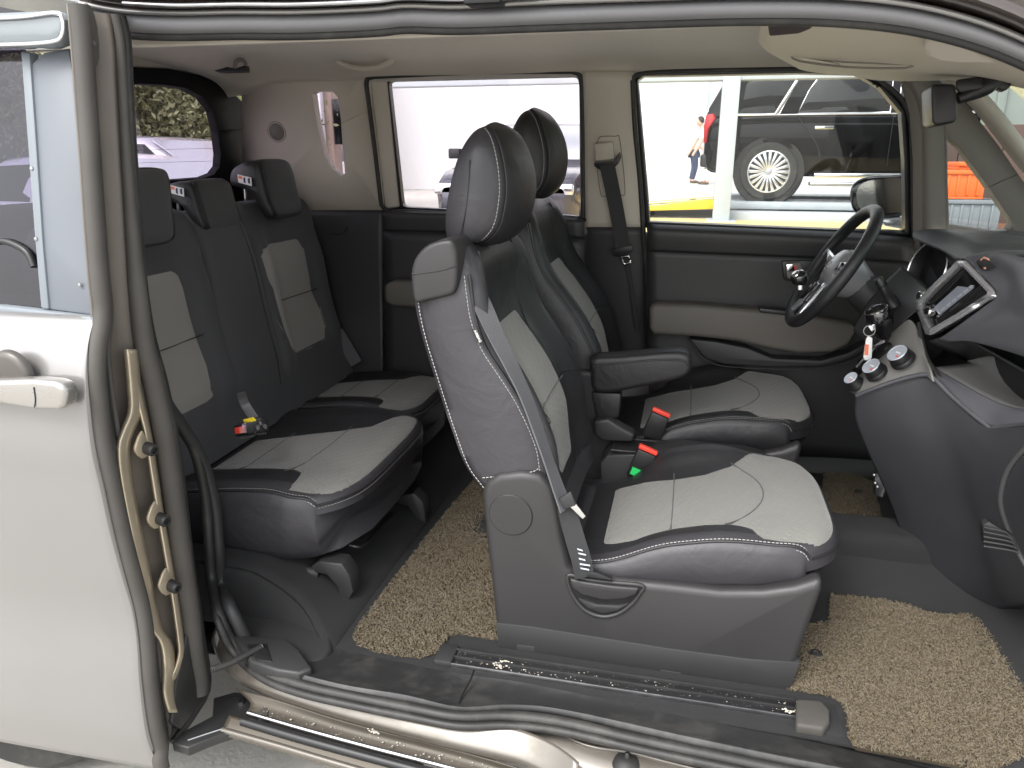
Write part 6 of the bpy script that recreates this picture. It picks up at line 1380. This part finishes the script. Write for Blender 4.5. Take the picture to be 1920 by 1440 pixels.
# people by the ramp
def person(label, loc, joints, radii, edges, mats_, rz=0):
    bm = bmesh.new(); vs_ = [bm.verts.new(j) for j in joints]
    for a, b in edges: bm.edges.new((vs_[a], vs_[b]))
    me = bpy.data.meshes.new('body'); bm.to_mesh(me); bm.free()
    t = tag(empty('person', loc), label, 'person', None)
    o = bpy.data.objects.new('body', me); col.objects.link(o); o.parent = t
    s = o.modifiers.new('skin', 'SKIN'); sv = me.skin_vertices[0].data
    for i, r_ in enumerate(radii): sv[i].radius = (r_, r_); sv[i].use_root = i == 0
    o.modifiers.new('sub', 'SUBSURF').levels = 2; o.modifiers['sub'].render_levels = 2
    # cloth and skin by height and reach along the body
    m = bpy.data.materials.new('clothed_body'); m.use_nodes = True; nt_ = m.node_tree
    for k in mats_: me.materials.append(M[k])
    me.materials.clear(); me.materials.append(M[mats_[0]])
    t.rotation_euler.z = rz
    return t, o
def figure(label, loc, rz, lean, shirt, trousers, arm):
    t = tag(empty('person', loc), label, 'person')
    def limb(name, pts, rad, m):
        return None
    hip = np.array((0, 0, .86)); ch = hip+np.array((math.sin(lean)*.48, 0, math.cos(lean)*.48)); nk = ch+np.array((math.sin(lean)*.10, 0, math.cos(lean)*.10+.02))
    def skin(name, J, E, Rr, m, root=0):
        me = bpy.data.meshes.new(name); me.from_pydata([tuple(j) for j in J], E, []); o = bpy.data.objects.new(name, me); col.objects.link(o); o.parent = t
        bm = bmesh.new(); bm.from_mesh(me); lay = bm.verts.layers.skin.verify()
        for i, v in enumerate(bm.verts): v[lay].radius = (Rr[i], Rr[i]); v[lay].use_root = (i == root)
        bm.to_mesh(me); bm.free(); me.materials.append(m)
        o.modifiers.new('skin', 'SKIN'); s = o.modifiers.new('sub', 'SUBSURF'); s.levels = s.render_levels = 2
        W[o.name] = np.array(loc, float); return o
    J = [hip, hip+(ch-hip)*.5, ch, nk, nk+np.array((.04, 0, .07))]; Rr = [.15, .14, .16, .06, .055]; E = [(0, 1), (1, 2), (2, 3), (3, 4)]
    body = None
    for s in (-1, 1):
        k = len(J); J += [hip+np.array((0, s*.09, -.06)), hip+np.array((.05, s*.10, -.43)), hip+np.array((-.02, s*.10, -.80)), hip+np.array((.12, s*.11, -.84))]; Rr += [.095, .065, .045, .04]; E += [(0, k), (k, k+1), (k+1, k+2), (k+2, k+3)]
        k = len(J); sh = ch+np.array((0, s*.19, .02)); el = sh+np.array(arm)*.28+np.array((0, 0, -.10)); hd = el+np.array(arm)*.26
        J += [sh, el, hd, hd+np.array(arm)*.10]; Rr += [.06, .045, .033, .03]; E += [(2, k), (k, k+1), (k+1, k+2), (k+2, k+3)]
    body = skin('body', J, E, Rr, M['skin'])
    # clothes as shells just outside the body
    Jt = [hip+(ch-hip)*.08, hip+(ch-hip)*.5, ch, nk-np.array((0, 0, .03))]; skin('shirt', Jt+[ch+np.array((0, -.19, .02)), ch+np.array((0, -.19, .02))+np.array(arm)*.17+np.array((0, 0, -.06)), ch+np.array((0, .19, .02)), ch+np.array((0, .19, .02))+np.array(arm)*.17+np.array((0, 0, -.06))], [(0, 1), (1, 2), (2, 3), (2, 4), (4, 5), (2, 6), (6, 7)], [.165, .155, .175, .075, .075, .065, .075, .065], shirt)
    Jl = [hip+np.array((0, 0, .04))]; Rl = [.162]; El = []
    for s in (-1, 1):
        k = len(Jl); Jl += [hip+np.array((0, s*.09, -.06)), hip+np.array((.05, s*.10, -.43)), hip+np.array((-.02, s*.10, -.78))]; Rl += [.108, .080, .062]; El += [(0, k), (k, k+1), (k+1, k+2)]
    skin('trousers', Jl, El, Rl, trousers)
    for s in (-1, 1): skin('shoe', [hip+np.array((-.05, s*.10, -.82)), hip+np.array((.05, s*.105, -.82)), hip+np.array((.17, s*.11, -.835))], [(0, 1), (1, 2)], [.045, .048, .035], M['shoe'])
    hc = nk+np.array((.07, 0, .14))
    def ell(name, c, r3, m, cut=None):
        rows = []
        for i in range(13):
            th = math.pi*i/12
            rows.append([c+np.array((r3[0]*math.sin(th)*math.cos(q), r3[1]*math.sin(th)*math.sin(q), r3[2]*math.cos(th))) for q in np.arange(20)*2*math.pi/20])
        o = grid(name, [[p+np.array(loc) for p in r] for r in rows], m, None, closed=True); o.parent = t; o.location = W[o.name]-np.array(loc); return o
    ell('head', hc, (.095, .078, .12), M['skin']); ell('hair', hc+np.array((-.018, 0, .028)), (.098, .088, .108), M['hair'])
    ell('nose', hc+np.array((.095, 0, -.012)), (.02, .012, .02), M['skin'])
    t.rotation_euler.z = rz
    return t
pq = onp(1298, 334, (0, 1, 0), 22.)
figure('person in a white shirt and dark jeans bending forward beside the SUV', (pq[0], 22., .62), R(10), R(55), M['shirt'], M['jeans'], (.75, 0, -.55))
pq2 = onp(1316, 336, (0, 1, 0), 21.)
figure('person in pale trousers standing behind the tail of the SUV', (pq2[0]+.1, 21., .62), R(200), R(20), M['shirt'], M['shirt'], (.5, 0, -.8))
